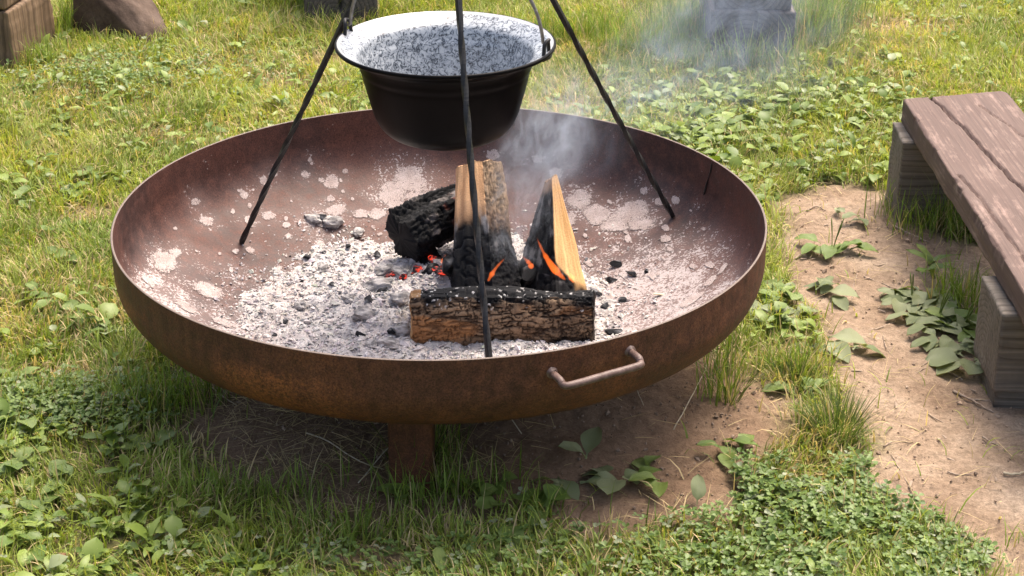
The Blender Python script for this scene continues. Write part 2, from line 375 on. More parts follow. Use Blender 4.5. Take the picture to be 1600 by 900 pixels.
def dirt_mask(x, y):
    n = fbm(xyz(x * 6, y * 6, 2.0), 4, 5)
    a = sstep(0.05, -0.05, sdist(x, y, PATH) + n * 0.09)
    b = sstep(0.05, -0.06, sdist(x, y, APRON) + n * 0.09)
    r = np.hypot(x, y); u = sstep(0.56, 0.46, r)
    return np.clip(np.maximum(np.maximum(a, b), u), 0, 1)
def bare_mask(x, y):
    o = np.zeros(np.shape(x)); n = fbm(xyz(x * 7, y * 7, 8.0), 3, 9)
    for a, b, c, d in BAREW:
        o = np.maximum(o, sstep(1.3, 0.4, np.hypot((x - a) / c, (y - b) / d) + n * 0.6))
    return o
def gz(x, y):
    x = np.asarray(x, float); y = np.asarray(y, float); r = np.hypot(x - 0.06, y + 0.02)
    z = 0.035 * np.exp(-(r / 0.42) ** 4) + 0.02 * sstep(0.2, 0.55, x) * np.exp(-((r - 0.45) / 0.25) ** 2)
    z = z + 0.012 * fbm(xyz(x * 1.7, y * 1.7), 3, 3) + 0.006 * fbm(xyz(x * 9, y * 9), 3, 4)
    return z - 0.004

def axis_pts(lo, hi, step, far):
    c = list(np.arange(lo, hi + step / 2, step)); a = []; s = step; v = c[-1]
    while v < far: s *= 1.22; v += s; a.append(v)
    b = []; s = step; v = c[0]
    while v > -far: s *= 1.22; v -= s; b.append(v)
    return np.array(b[::-1] + c + a)
gx, gy = axis_pts(-2.0, 2.5, 0.014, 90), axis_pts(-1.1, 3.2, 0.014, 90)
X, Y = np.meshgrid(gx, gy, indexing='ij'); xf, yf = X.ravel(), Y.ravel()
dm = dirt_mask(xf, yf); bm_ = bare_mask(xf, yf)
fine = fbm(xyz(xf * 38, yf * 38), 4, 21) * 0.008 * np.clip(dm + 0.2, 0, 1)
zf = gz(xf, yf) + fine * (np.hypot(xf, yf - 1) < 4) - 0.004 * (1 - dm) * 0
apr = sstep(0.06, -0.05, sdist(xf, yf, APRON)) + sstep(0.6, 0.5, np.hypot(xf, yf))  # where the bowl's shade is painted into the ground
ground = link('ground', mesh_np('ground', np.stack([xf, yf, zf], 1), grid_quads(len(gx), len(gy)), attrs={'dirt': np.clip(np.maximum(dm, bm_ * 0.75), 0, 1), 'apron_shade': np.clip(apr, 0, 1) * 0.65}), None, ground_mat())
ground['kind'] = 'structure'

# ------------------------------------------------------------------ fire bowl
def dish_profile(R=0.6, fl=0.06, k=0.09, cr=1.2):
    P = [(R, 0), (R, -fl * 0.33), (R, -fl * 0.66), (R, -fl)]; rc = R - k; dz = math.sqrt((cr - k) ** 2 - rc ** 2); zc = -fl + dz
    for a in np.linspace(0, math.atan2(dz, rc), 14)[1:]: P.append((rc + k * math.cos(a), -fl - k * math.sin(a)))
    for b in np.linspace(math.atan2(rc, dz), 0, 40)[1:]: P.append((max(cr * math.sin(b), 0.0), zc - cr * math.cos(b)))
    return np.array(P)
DP = dish_profile(); DR, DZ = DP[::-1, 0], DP[::-1, 1]
TH = 0.004
def dish_z(r): return np.interp(np.asarray(r) + TH, DR, DZ) + H + TH       # inner surface height
def on_dish(px, py):
    d = FW + RT * ((px - 800) / FPX) + UP * ((450 - py) / FPX)
    t = np.linspace(2.6, 4.4, 3601); Q = CAM + d * t[:, None]; r = np.hypot(Q[:, 0], Q[:, 1])
    ok = (r < 0.592) & (Q[:, 2] < dish_z(r)) & (Q[:, 1] > -0.45); i = np.argmax(ok); return Q[i] if ok[i] else None

PATCHES = [(258, 410, 26, 19, 35), (274, 396, 15, 9, 10), (322, 346, 14, 9, 10), (326, 454, 29, 15, 10), (518, 286, 14, 14, 0), (517, 312, 9, 6, 0), (539, 269, 6, 5, 0),
           (640, 285, 36, 24, 30), (612, 305, 30, 26, 40), (655, 312, 30, 18, 0), (672, 338, 26, 14, 0), (645, 268, 18, 10, 0), (590, 335, 18, 10, 0), (565, 335, 16, 8, 0), (700, 308, 10, 9, 0), (735, 306, 14, 8, 0),
           (770, 243, 12, 11, 0), (868, 272, 15, 11, 0), (905, 312, 25, 18, 0), (930, 335, 28, 18, 20), (985, 332, 40, 20, -18), (1000, 350, 26, 13, 0), (960, 350, 30, 16, 0), (1006, 300, 8, 7, 0), (1030, 316, 9, 9, 0), (1055, 314, 8, 8, 0), (1040, 374, 10, 7, 0), (1040, 358, 8, 6, 0),
           (420, 338, 12, 8, 0), (448, 352, 8, 6, 0), (450, 370, 7, 5, 0), (500, 345, 30, 14, 0), (525, 330, 20, 10, 0), (880, 345, 30, 16, 0), (840, 250, 12, 8, 0), (1080, 470, 26, 7, -35), (1130, 420, 14, 4, -50), (1157, 340, 17, 4, -45), (1110, 440, 16, 6, -40), (232, 440, 16, 6, 40), (290, 480, 26, 7, 30), (350, 505, 24, 6, 20), (1060, 500, 22, 6, -25)]
for k in range(70):
    if k < 46: px_, py_ = random.uniform(240, 660), random.uniform(250, 430)
    else: px_, py_ = random.uniform(880, 1120), random.uniform(265, 440)
    s_ = random.choice((2, 2, 3, 3, 4, 5, 7)); PATCHES.append((px_, py_, s_ * 1.3, s_, random.uniform(0, 90)))
bowl = thing('fire_bowl', 'large round rusty steel fire bowl on legs, full of ash', 'fire bowl')
prof_out = [(r, z) for r, z in DP]; prof_in = [(max(r - TH, 0.0), z + (0 if k == 0 else TH * min(1, k / 6))) for k, (r, z) in enumerate(DP)]
prof_o = np.array(prof_out[::-1]); prof_i = np.array(prof_in)
Va, qa = lathe(prof_o, 320, (0, 0, H)); Vb, qb = lathe(prof_i, 320, (0, 0, H)); prof_r = np.array([(0.6, 0.0), (0.5995, 0.0006), (0.5965, 0.0006), (0.596, 0.0)]); Vc, qc = lathe(prof_r, 320, (0, 0, H))
V = np.concatenate([Va, Vb, Vc]); q = np.concatenate([qa, qb + len(Va), qc + len(Va) + len(Vb)])
inside = np.concatenate([np.zeros(len(Va)), np.ones(len(Vb)), np.zeros(len(Vc))]); rimtop = np.concatenate([np.zeros(len(Va) + len(Vb)), np.ones(len(Vc))]); r = np.hypot(V[:, 0], V[:, 1]); th = np.arctan2(V[:, 1], V[:, 0])
V = V + np.stack([np.cos(th), np.sin(th), 0 * th], 1) * (0.0006 * np.sin(2 * th + 0.5) * (r > 0.3))[:, None]
near = np.clip(-V[:, 1] / 0.6, -1, 1); lf = np.clip(-V[:, 0] / 0.6, -1, 1)
nn = fbm(V * 5, 3, 31)
ashy = 1.10 - (r - 0.34) / 0.36 + 1.15 * np.clip(near, -0.6, 1) + 0.25 * np.abs(lf) * (near > -0.35) + nn * 0.55 - 0.45 * np.clip(-near - 0.2, 0, 1)
ashy = np.clip(ashy, 0, 1) * sstep(0.60, 0.55, r)
for px_, py_, ra_, rb_, _a in PATCHES:
    pw = on_dish(px_, py_)
    if pw is not None: ashy = np.maximum(ashy, (0.78 if ra_ > 20 else 0.5 if ra_ > 8 else 0.3) * np.exp(-((np.linalg.norm(V - pw, axis=1) / (0.02 + ra_ * 0.0016)) ** 2)) * inside)
clean = np.exp(-(((V[:, 0] + 0.37) / 0.10) ** 2 + ((V[:, 1] - 0.10) / 0.16) ** 2)); ashy = np.clip(ashy - 0.3 * clean, 0, 1)
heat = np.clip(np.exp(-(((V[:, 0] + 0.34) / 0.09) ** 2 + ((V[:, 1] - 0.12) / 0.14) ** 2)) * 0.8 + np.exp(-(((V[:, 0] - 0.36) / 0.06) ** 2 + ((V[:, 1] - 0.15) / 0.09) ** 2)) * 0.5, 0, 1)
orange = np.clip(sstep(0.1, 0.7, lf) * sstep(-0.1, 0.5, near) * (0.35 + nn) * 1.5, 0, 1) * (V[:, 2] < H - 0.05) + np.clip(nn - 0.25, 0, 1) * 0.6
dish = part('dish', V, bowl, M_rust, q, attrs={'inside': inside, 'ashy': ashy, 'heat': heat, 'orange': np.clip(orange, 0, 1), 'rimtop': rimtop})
# welded rod handle on the near wall
def on_wall(px, py):
    d = FW + RT * ((px - 800) / FPX) + UP * ((450 - py) / FPX)
    t = np.linspace(1.5, 3.5, 8001); Q = CAM + d * t[:, None]; return Q[np.argmax(np.hypot(Q[:, 0], Q[:, 1]) < 0.6)]
h0, h1 = on_wall(862, 582), on_wall(984, 548)
nrm = lambda p: np.array([p[0], p[1], 0]) / np.hypot(p[0], p[1])
am = nrm((h0 + h1) / 2); o0, o1 = h0 + am * 0.045 - [0, 0, 0.004], h1 + am * 0.045 - [0, 0, 0.004]
tv = (o1 - o0) / np.linalg.norm(o1 - o0)
hp = [h0 - am * 0.01, h0 + am * 0.012, h0 + am * 0.030] + [o0 + (-am * 0.009 + tv * 0.001), o0 + tv * 0.004 - am * 0.002, o0 + tv * 0.014] + [o0 + (o1 - o0) * s for s in (0.3, 0.5, 0.7)] + [o1 - tv * 0.014, o1 - tv * 0.004 - am * 0.002, o1 + (-am * 0.009 - tv * 0.001), h1 + am * 0.030, h1 + am * 0.012, h1 - am * 0.01]
V, q, t = tube(smooth_path(hp, 60), 0.0062, 12)
hd = part('handle', V, bowl, M_handle, q, t)
for k, hpt in enumerate((h0, h1)):
    a = np.linspace(0, 2 * np.pi, 13)[:-1]; B = np.cross(am, [0, 0, 1])
    ring = [hpt + am * 0.001 + (np.cos(s) * B + np.sin(s) * np.array([0, 0, 1])) * 0.010 for s in a]
    ring2 = [hpt + am * 0.006 + (np.cos(s) * B + np.sin(s) * np.array([0, 0, 1])) * 0.0066 for s in a]
    VV = np.array(ring + ring2); VV += rng.normal(0, 0.0006, VV.shape)
    part('weld', VV, hd, M_handle, [[i, (i + 1) % 12, 12 + (i + 1) % 12, 12 + i] for i in range(12)])
def on_inner_wall(px, py):
    d = FW + RT * ((px - 800) / FPX) + UP * ((450 - py) / FPX); t = np.linspace(2.6, 4.6, 8001); Q = CAM + d * t[:, None]
    r_ = np.hypot(Q[:, 0], Q[:, 1]); lim = np.interp(Q[:, 2] - H, DZ, DR) - TH - 0.0006; far = np.argmax((r_ >= lim) & (Q[:, 1] > 0) & (Q[:, 2] < H)); return Q[far]
sp_ = [on_inner_wall(a, b_) for a, b_ in ((1114, 250), (1110, 268), (1105, 284), (1100, 304))]
V, q, t = tube(smooth_path(sp_, 24), 0.0016 * (1 + 0.5 * np.sin(np.linspace(0, 9, 24))), 6); part('soot_streak', V, bowl, M_iron, q, t)
# box-section legs under the dish
def leg_box(cx, cy, ang, w=0.075, d=0.05):
    r0 = math.hypot(cx, cy) - 0.03; z1 = float(np.interp(r0, DR, DZ)) + H - 0.004; z0 = float(gz(cx, cy)) - 0.04
    c, s = math.cos(ang), math.sin(ang); b = 0.006; ring = [(-w / 2 + b, -d / 2), (w / 2 - b, -d / 2), (w / 2, -d / 2 + b), (w / 2, d / 2 - b), (w / 2 - b, d / 2), (-w / 2 + b, d / 2), (-w / 2, d / 2 - b), (-w / 2, -d / 2 + b)]
    V = []
    for z in np.linspace(z0, z1 + 0.012, 8):
        for a, e in ring: V.append((cx + a * c - e * s, cy + a * s + e * c, z))
    return np.array(V), [[i * 8 + j, i * 8 + (j + 1) % 8, (i + 1) * 8 + (j + 1) % 8, (i + 1) * 8 + j] for i in range(7) for j in range(8)]
lp = at(642, 760, 0.02)
base_ang = math.atan2(lp[1], lp[0]); lr = min(0.41, math.hypot(lp[0], lp[1]))
for k in range(3):
    a = base_ang + k * 2 * math.pi / 3
    V, q = leg_box(lr * math.cos(a), lr * math.sin(a), a + math.pi / 2)
    n = len(V); part('leg', V, bowl, M_rust, q, attrs={'inside': np.zeros(n), 'ashy': np.zeros(n), 'heat': np.zeros(n), 'orange': np.full(n, 0.05)})

# ------------------------------------------------------------------ ash bed in the bowl
def ash_z(x, y):
    n = fbm(xyz(x * 14, y * 14, 1.0), 4, 41); b = fbm(xyz(x * 45, y * 45, 4.0), 3, 43)
    lev = H - 0.209 + 0.013 * n + 0.009 * b
    lev = lev + 0.020 * np.exp(-(((x + 0.05) / 0.16) ** 2 + ((y - 0.12) / 0.14) ** 2)) + 0.012 * np.exp(-(((x + 0.1) / 0.1) ** 2 + ((y + 0.02) / 0.08) ** 2))
    lev = lev - 0.012 * sstep(0.1, 0.35, x) + 0.02 * np.abs(fbm(xyz(x * 7, y * 7, 9.0), 2, 47)) - 0.004
    lev = lev - 0.036 * np.exp(-(np.clip(np.abs(x - 0.12) - 0.13, 0, 1) / 0.03) ** 2 - ((y + 0.045) / 0.055) ** 2)
    return lev
ash = thing('ash_bed', 'bed of pale grey ash and flakes filling the middle of the fire bowl', 'ash', (0, 0, H - 0.27))
ash['kind'] = 'stuff'
ag = np.arange(-0.46, 0.4601, 0.0042); AX, AY = np.meshgrid(ag, ag, indexing='ij'); ax_, ay_ = AX.ravel(), AY.ravel()
az = ash_z(ax_, ay_) + 0.0035 * fbm(xyz(ax_ * 130, ay_ * 130), 3, 49); dzz = dish_z(np.hypot(ax_, ay_))
V = np.stack([ax_, ay_, az], 1); ok = (az > dzz - 0.004)
qd = grid_quads(len(ag), len(ag)); keep = ok[qd].all(1); qd = qd[keep]
used = np.unique(qd); mp = np.full(len(V), -1); mp[used] = np.arange(len(used)); qd = mp[qd]; V = V[used]
g = fbm(V * 30, 4, 51); tint = fbm(V * 9, 3, 53)
base = np.array([0.42, 0.388, 0.372]) + g[:, None] * 0.12
base = base + np.clip(tint, 0, 1)[:, None] * np.array([0.06, -0.01, -0.03]); drk = sstep(0.22, 0.5, fbm(V * 55, 4, 55) + 0.25 * tint)
base = base * (1 - drk[:, None] * 0.42)
bed = part('ash_surface', V, ash, M_ash, qd, colr=np.clip(base, 0.04, 0.8)); bed['kind'] = 'stuff'
OCT = np.array([(1, 0, 0), (-1, 0, 0), (0, 1, 0), (0, -1, 0), (0, 0, 1), (0, 0, -1)], float)
OCTF = np.array([(0, 2, 4), (2, 1, 4), (1, 3, 4), (3, 0, 4), (2, 0, 5), (1, 2, 5), (3, 1, 5), (0, 3, 5)])
n = 38000
fx = rng.uniform(-0.46, 0.46, n); fy = rng.uniform(-0.46, 0.46, n); fr = np.hypot(fx, fy); fz = ash_z(fx, fy); fd = dish_z(fr)
inb = fz > fd - 0.002; spill = (~inb) & (rng.random(n) < 0.30 * np.exp(-(fd - fz) / 0.02)) & (fr < 0.5)
k = inb | spill; fx, fy, fz, fd, fr = fx[k], fy[k], fz[k], fd[k], fr[k]; n = len(fx)
sz = rng.gamma(2.0, 0.0009, n) + 0.0008; sc = np.stack([sz * rng.uniform(0.7, 1.7, n), sz * rng.uniform(0.5, 1.1, n), sz * rng.uniform(0.25, 0.7, n)], 1)
M = rot_rand(n, 0.9) * sc[:, None, :]
cl = np.clip(rng.normal(0.42, 0.06, n), 0.18, 0.58)[:, None] * np.array([1.03, 0.95, 0.915]) + rng.normal(0, 0.012, (n, 3))
dk = rng.random(n) < (0.02 + 0.10 * (fbm(xyz(fx * 16, fy * 16, 3.0), 2, 57) > 0.18)); cl[dk] = rng.uniform(0.03, 0.20, (dk.sum(), 1)) * np.array([1, 1, 1.05])
V, F, C = joined(OCT, OCTF, M, np.stack([fx, fy, np.maximum(fz, fd) + sz * 0.25], 1), cl)
fl = part('ash_flakes', V, ash, M_ash, None, F, colr=np.clip(C, 0.01, 0.85), smooth=False); fl['kind'] = 'stuff'
# thin pale patches of ash stuck to the steel
for px, py, ra, rb, ang in PATCHES:
    m_ = 44 if ra > 9 else 16; a = np.arange(m_) / m_ * 2 * np.pi; sd_ = rng.integers(1000)
    wob = 1 + 0.16 * fbm(xyz(np.cos(a) * 1.3, np.sin(a) * 1.3, sd_), 4, 61) * 2.2
    rows = []; c_, s_ = math.cos(math.radians(ang)), math.sin(math.radians(ang))
    for f_ in (0.0, 0.35, 0.7, 0.93, 1.0):
        for b in range(m_):
            u, v_ = ra * math.cos(a[b]) * wob[b] * f_, rb * math.sin(a[b]) * wob[b] * f_
            rows.append((px + u * c_ - v_ * s_, py + u * s_ + v_ * c_))
            if f_ == 0: break
    pts = [on_dish(*p) for p in rows]
    if any(p is None for p in pts): continue
    pts = np.array(pts)
    rr = np.hypot(pts[:, 0], pts[:, 1]); pts[:, 2] = dish_z(rr) + 0.0018; pts[-m_:, 2] -= 0.0009
    tr = [(0, 1 + i, 1 + (i + 1) % m_) for i in range(m_)]
    qq = [[1 + k * m_ + i, 1 + (k + 1) * m_ + i, 1 + (k + 1) * m_ + (i + 1) % m_, 1 + k * m_ + (i + 1) % m_] for k in range(3) for i in range(m_)]
    cc = np.array([0.33, 0.275, 0.26]) + fbm(pts * 60, 3, 63)[:, None] * 0.08
    part('ash_patch', pts, ash, M_patch, qq, tr, colr=np.clip(cc, 0.1, 0.7), attrs={'cover': np.array([0.98] + [0.96] * m_ + [0.85] * m_ + [0.58] * m_ + [0.2] * m_)})

# charcoal and clinker lumps (icosphere roughened)
def lump_mesh(name, seed, sub=2, rough=0.35, facets=True):
    b = bmesh.new(); bmesh.ops.create_icosphere(b, subdivisions=sub, radius=1.0)
    P = np.array([v.co[:] for v in b.verts]); T = np.array([[v.index for v in f.verts] for f in b.faces]); b.free()
    P = P * (1 + rough * fbm(P * 1.1 + seed, 3, seed))[:, None]
    if facets:
        r_ = np.random.default_rng(seed)
        for _ in range(12):
            nn_ = r_.normal(size=3); nn_ /= np.linalg.norm(nn_); d_ = r_.uniform(0.38, 0.72); ex = np.clip(P @ nn_ - d_, 0, None); P = P - ex[:, None] * nn_
    P = P + (0.04 if facets else 0.22) * fbm(P * (6 if facets else 3.5), 3, seed + 3)[:, None] * P
    return P, T
def lump_col(P, seed, dark, light, amt):
    k = sstep(-0.15, 0.35, fbm(P * 2.2, 4, seed) + amt); return np.array(dark) * (1 - k[:, None]) + np.array(light) * k[:, None]
lump_protos = []
for sidx in range(5):
    P, T = lump_mesh('x', 100 + sidx); C = lump_col(P, 7 + sidx, (0.012, 0.012, 0.014), (0.20, 0.20, 0.21), -0.25); lump_protos.append(mesh_np('charcoal_lump', P, None, T, colr=C, smooth=False))
grey_protos = []
for sidx in range(4):
    P, T = lump_mesh('x', 140 + sidx, 3, 0.5, False); C = lump_col(P, 27 + sidx, (0.17, 0.16, 0.155), (0.40, 0.375, 0.365), 0.10); grey_protos.append(mesh_np('ash_clinker', P, None, T, colr=C, smooth=False))
def on_ash(px, py):
    d = FW + RT * ((px - 800) / FPX) + UP * ((450 - py) / FPX); t = np.linspace(1.5, 5.5, 9001); Q = CAM + d * t[:, None]
    i = np.argmax((Q[:, 2] < np.maximum(ash_z(Q[:, 0], Q[:, 1]), dish_z(np.hypot(Q[:, 0], Q[:, 1])))) & (np.hypot(Q[:, 0], Q[:, 1]) < 0.55)); return Q[i]
def put_lump(me, name, px, py, wpx, label, cat, grp, flat=0.6):
    p = on_ash(px, py); s = wpx / 2 * (np.linalg.norm(p - CAM)) / FPX
    o = link(name, me, None, M_log if cat == 'charcoal' else M_ash); o.location = p + [0, 0.0, s * flat * 0.35]; o.scale = (s * random.uniform(1.1, 1.5), s * random.uniform(0.7, 0.95), s * flat * random.uniform(0.8, 1.1))
    o.rotation_euler = (random.uniform(-.3, .3), random.uniform(-.3, .3), random.uniform(0, 6.28)); tag(o, label, cat, grp); return o
for i, (px, py, wd) in enumerate([(480, 403, 20), (497, 341, 24), (575, 470, 26), (612, 520, 26), (590, 400, 20), (470, 440, 16), (545, 385, 16), (953, 440, 22), (965, 415, 26), (972, 470, 18), (945, 480, 22), (955, 521, 34), (990, 430, 18), (1010, 425, 14), (520, 445, 14), (445, 505, 20), (430, 525, 14), (560, 525, 22), (505, 395, 12), (935, 460, 18), (548, 425, 13), (600, 455, 18)]):
    put_lump(lump_protos[i % 5], 'charcoal_lump', px, py, wd, 'small black charcoal lump lying in the pale ash of the bowl', 'charcoal', 'charcoal lumps in the ash')
for i, (px, py, wd) in enumerate([(592, 450, 40), (625, 470, 40), (570, 495, 34), (610, 540, 30), (560, 365, 26), (520, 350, 34), (490, 345, 26), (630, 430, 34), (600, 425, 30), (580, 540, 26), (630, 520, 30), (545, 470, 24), (648, 412, 26), (505, 420, 20), (470, 480, 22)]):
    put_lump(grey_protos[i % 4], 'ash_clinker', px, py, wd, 'grey ash-coated lump of burnt wood lying left of the logs', 'ash lump', 'ash-coated lumps left of the logs')
# glowing embers under the charred log
def ember_mat():
    m, t, o = mat('glowing_ember'); N = NT(t); v = N.obj(); nz = N.noise(v, 2.2, 4, 0.6)
    c = N.ramp(nz, [(0.35, (0.01, 0.008, 0.008)), (0.6, (0.06, 0.045, 0.045))])
    e = N.ramp(nz, [(0.50, (0, 0, 0)), (0.66, (1.0, 0.06, 0.02))])
    p = N.n('BsdfPrincipled', **{'Base Color': c, 'Roughness': 0.9, 'Emission Color': e, 'Emission Strength': 0.55}); t.links.new(p.outputs[0], o.inputs[0]); return m
M_ember = ember_mat()
for i, (px, py, wd) in enumerate([(655, 402, 36), (678, 408, 30), (630, 436, 26), (648, 425, 30), (610, 432, 22), (690, 425, 30), (870, 425, 40)]):
    P, T = lump_mesh('x', 170 + i, 3, 0.4); o = put_lump(mesh_np('ember', P, None, T, smooth=False), 'ember', px, py, wd, 'dull red glowing ember half buried in ash beside the burning logs', 'ember', 'glowing embers among the logs', 0.7)
    o.data.materials.clear(); o.data.materials.append(M_ember)

# ------------------------------------------------------------------ firewood
def make_log(label, A, B, up, sect, bark_from, bark_to, paint, seed, res=0.0024, name='firewood_log', bend=0.0, taper=(0.0, 0.0, 0.0)):
    """split log from A to B. sect: ring of 2-D points (closed); indices [bark_from, bark_to) carry bark. paint(local xyz 0..1, kind)->rgb"""
    A, B = np.asarray(A, float), np.asarray(B, float); L = np.linalg.norm(B - A); ex = (B - A) / L
    ez = np.asarray(up, float); ez = ez - ex * (ez @ ex); ez /= np.linalg.norm(ez); ey = np.cross(ez, ex)
    S = np.asarray(sect, float); n = len(S); ctr = S.mean(0)
    # resample ring finely
    pts = []; kind = []
    for i in range(n):
        a, b = S[i], S[(i + 1) % n]; m_ = max(1, int(np.linalg.norm(b - a) / res))
        for k in range(m_): pts.append(a + (b - a) * k / m_); kind.append(1.0 if bark_from <= i < bark_to else 0.0)
    ring = np.array(pts); kind = np.array(kind); m_ = len(ring); nl = int(L / res)
    tg = np.roll(ring, -2, 0) - np.roll(ring, 2, 0); nr = np.stack([tg[:, 1], -tg[:, 0]], 1); nr /= np.linalg.norm(nr, axis=1)[:, None] + 1e-9
    if ((ring - ctr) * nr).sum() < 0: nr = -nr
    s = np.linspace(0, L, nl)
    U = np.repeat(s, m_); R2 = np.tile(ring, (nl, 1)); N2 = np.tile(nr, (nl, 1)); K = np.tile(kind, nl)
    q3 = np.stack([U, R2[:, 0], R2[:, 1]], 1)
    # bark: plates parted by fissures that run along the log; split wood: fibres
    wv = 0.010 * fbm(q3 * np.array([14, 22, 22]), 3, seed + 1)
    warp = q3 + np.stack([0 * wv, wv, -wv], 1)
    f1 = 1 - np.abs(fbm(warp * np.array([20, 125, 125]), 3, seed + 2)) * 2.2
    f2 = 1 - np.abs(fbm(warp * np.array([130, 80, 80]), 3, seed + 3)) * 2.8
    fis = np.clip(np.maximum(sstep(0.62, 0.98, f1), 0.8 * sstep(0.72, 0.99, f2)), 0, 1)
    dep = K * (0.0062 * (0.4 - fis) + 0.0022 * fbm(q3 * np.array([60, 110, 110]), 3, seed + 4)) + (1 - K) * (0.0040 * fbm(q3 * np.array([7, 75, 75]), 3, seed + 5) + 0.001 * fbm(q3 * np.array([40, 200, 200]), 2, seed + 6))
    dep = dep + 0.010 * fbm(q3 * np.array([7, 14, 14]), 3, seed + 7)
    blk_ = 1 - np.abs(fbm(q3 * np.array([55, 48, 48]), 2, seed + 8)) * 3.0; charm = sstep(0.09, 0.02, paint(U / L, R2, K, fis, q3).mean(1)); dep = dep - charm * 0.004 * sstep(0.55, 0.95, blk_)
    R3 = R2 + N2 * dep[:, None]
    anc = np.array(taper[1:]); R3 = anc + (R3 - anc) * (1 - taper[0] * U / L)[:, None]
    W = A + ex * U[:, None] + ey * R3[:, :1] + ez * R3[:, 1:]
    endc = np.clip((np.minimum(U, L - U) - 0.0) / 0.012, 0, 1); W = W + ex * ((1 - endc) * 0.006 * fbm(xyz(R2[:, 0] * 40, R2[:, 1] * 40, seed), 3, seed + 11))[:, None] + ex * (np.where(U > L / 2, 1, 0) * (R2[:, 0] * 0.08) * (U / L) ** 2)[:, None]
    W = W + np.outer(bend * (U / L) * (1 - U / L) * 4, ez)
    C = paint(U / L, R2, K, fis, q3)
    root = thing(name, label, 'firewood', tuple(A))
    i = np.arange(nl - 1)[:, None]; j = np.arange(m_)[None, :]
    qd = np.stack([i * m_ + j, i * m_ + (j + 1) % m_, (i + 1) * m_ + (j + 1) % m_, (i + 1) * m_ + j], -1)
    kb = np.broadcast_to((kind > 0.5)[None, :], (nl - 1, m_))
    # sawn ends: rings shrinking to the middle
    capV, capC, capQ, capT = [], [], [], []; off = len(W)
    for e, st in ((0, 0), (1, (nl - 1) * m_)):
        prev = np.arange(st, st + m_); base_ = W[st:st + m_]; cx = base_.mean(0); fr_ = R2[st:st + m_]; c2 = fr_.mean(0); us = e * 1.0
        for f_ in (0.97, 0.8, 0.55, 0.3):
            rg = cx + (base_ - cx) * f_; r2 = c2 + (fr_ - c2) * f_; qq3 = np.stack([np.full(m_, us * L + 5 * seed), r2[:, 0], r2[:, 1]], 1)
            rg = rg + ex * (0.0022 * fbm(qq3 * 70, 3, seed + 9) * (1 if e else -1) + (0.002 if e else -0.002) * (f_ < 0.96))[:, None]
            idx = np.arange(off, off + m_); off += m_; capV.append(rg); capC.append(paint(np.full(m_, us), r2, np.full(m_, 2.0), np.zeros(m_), qq3))
            capQ += [[prev[t_], prev[(t_ + 1) % m_], idx[(t_ + 1) % m_], idx[t_]] if e == 0 else [prev[(t_ + 1) % m_], prev[t_], idx[t_], idx[(t_ + 1) % m_]] for t_ in range(m_)]; prev = idx
        capV.append(cx[None] + ex * (0.002 if e else -0.002)); capC.append(paint(np.array([us]), c2[None], np.array([2.0]), np.zeros(1), np.zeros((1, 3))))
        capT += [[prev[t_], prev[(t_ + 1) % m_], off] for t_ in range(m_)]; off += 1
    AV = np.concatenate([W] + capV); AC = np.concatenate([C] + capC)
    def sub(nm, Q, T_, parent):
        Q = np.asarray(Q).reshape(-1, 4); T_ = np.asarray(T_, int).reshape(-1, 3); us = np.unique(np.concatenate([Q.ravel(), T_.ravel()])); mp_ = np.full(len(AV), -1); mp_[us] = np.arange(len(us))
        return part(nm, AV[us], parent, M_log, mp_[Q], mp_[T_], colr=np.clip(AC[us], 0.003, 0.8))
    if kb.any(): sub('bark', qd[kb], [], root)
    if (~kb).any(): sub('wood', np.concatenate([qd[~kb].reshape(-1, 4), np.array(capQ).reshape(-1, 4)]), capT, root)
    else:
        hq, ht = len(capQ) // 2, len(capT) // 2; sub('end_grain', capQ[:hq], capT[:ht], root); sub('end_grain', capQ[hq:], capT[ht:], root)
    return root
def lerp(a, b, k): return np.asarray(a) * (1 - k[:, None]) + np.asarray(b) * k[:, None]
CHAR = np.array([0.006, 0.006, 0.007])
def wood_col(q3, seed, tone=(0.34, 0.17, 0.07), tone2=(0.47, 0.28, 0.13)):
    f_ = fbm(q3 * np.array([5, 120, 120]), 4, seed); g_ = fbm(q3 * 14, 3, seed + 1); return lerp(tone, tone2, np.clip(0.5 + 0.8 * f_ + 0.5 * g_, 0, 1))
def bark_col(q3, fis, seed):
    b = fbm(q3 * np.array([22, 45, 45]), 4, seed); c = lerp((0.115, 0.076, 0.048), (0.24, 0.16, 0.10), np.clip(0.5 + b, 0, 1))
    c = lerp(c, (0.20, 0.095, 0.045), np.clip(fbm(q3 * np.array([9, 26, 26]), 3, seed + 1) * 1.4, 0, 1) * 0.7)
    return lerp(c, (0.022, 0.013, 0.009), np.clip(fis, 0, 1) * 0.95)
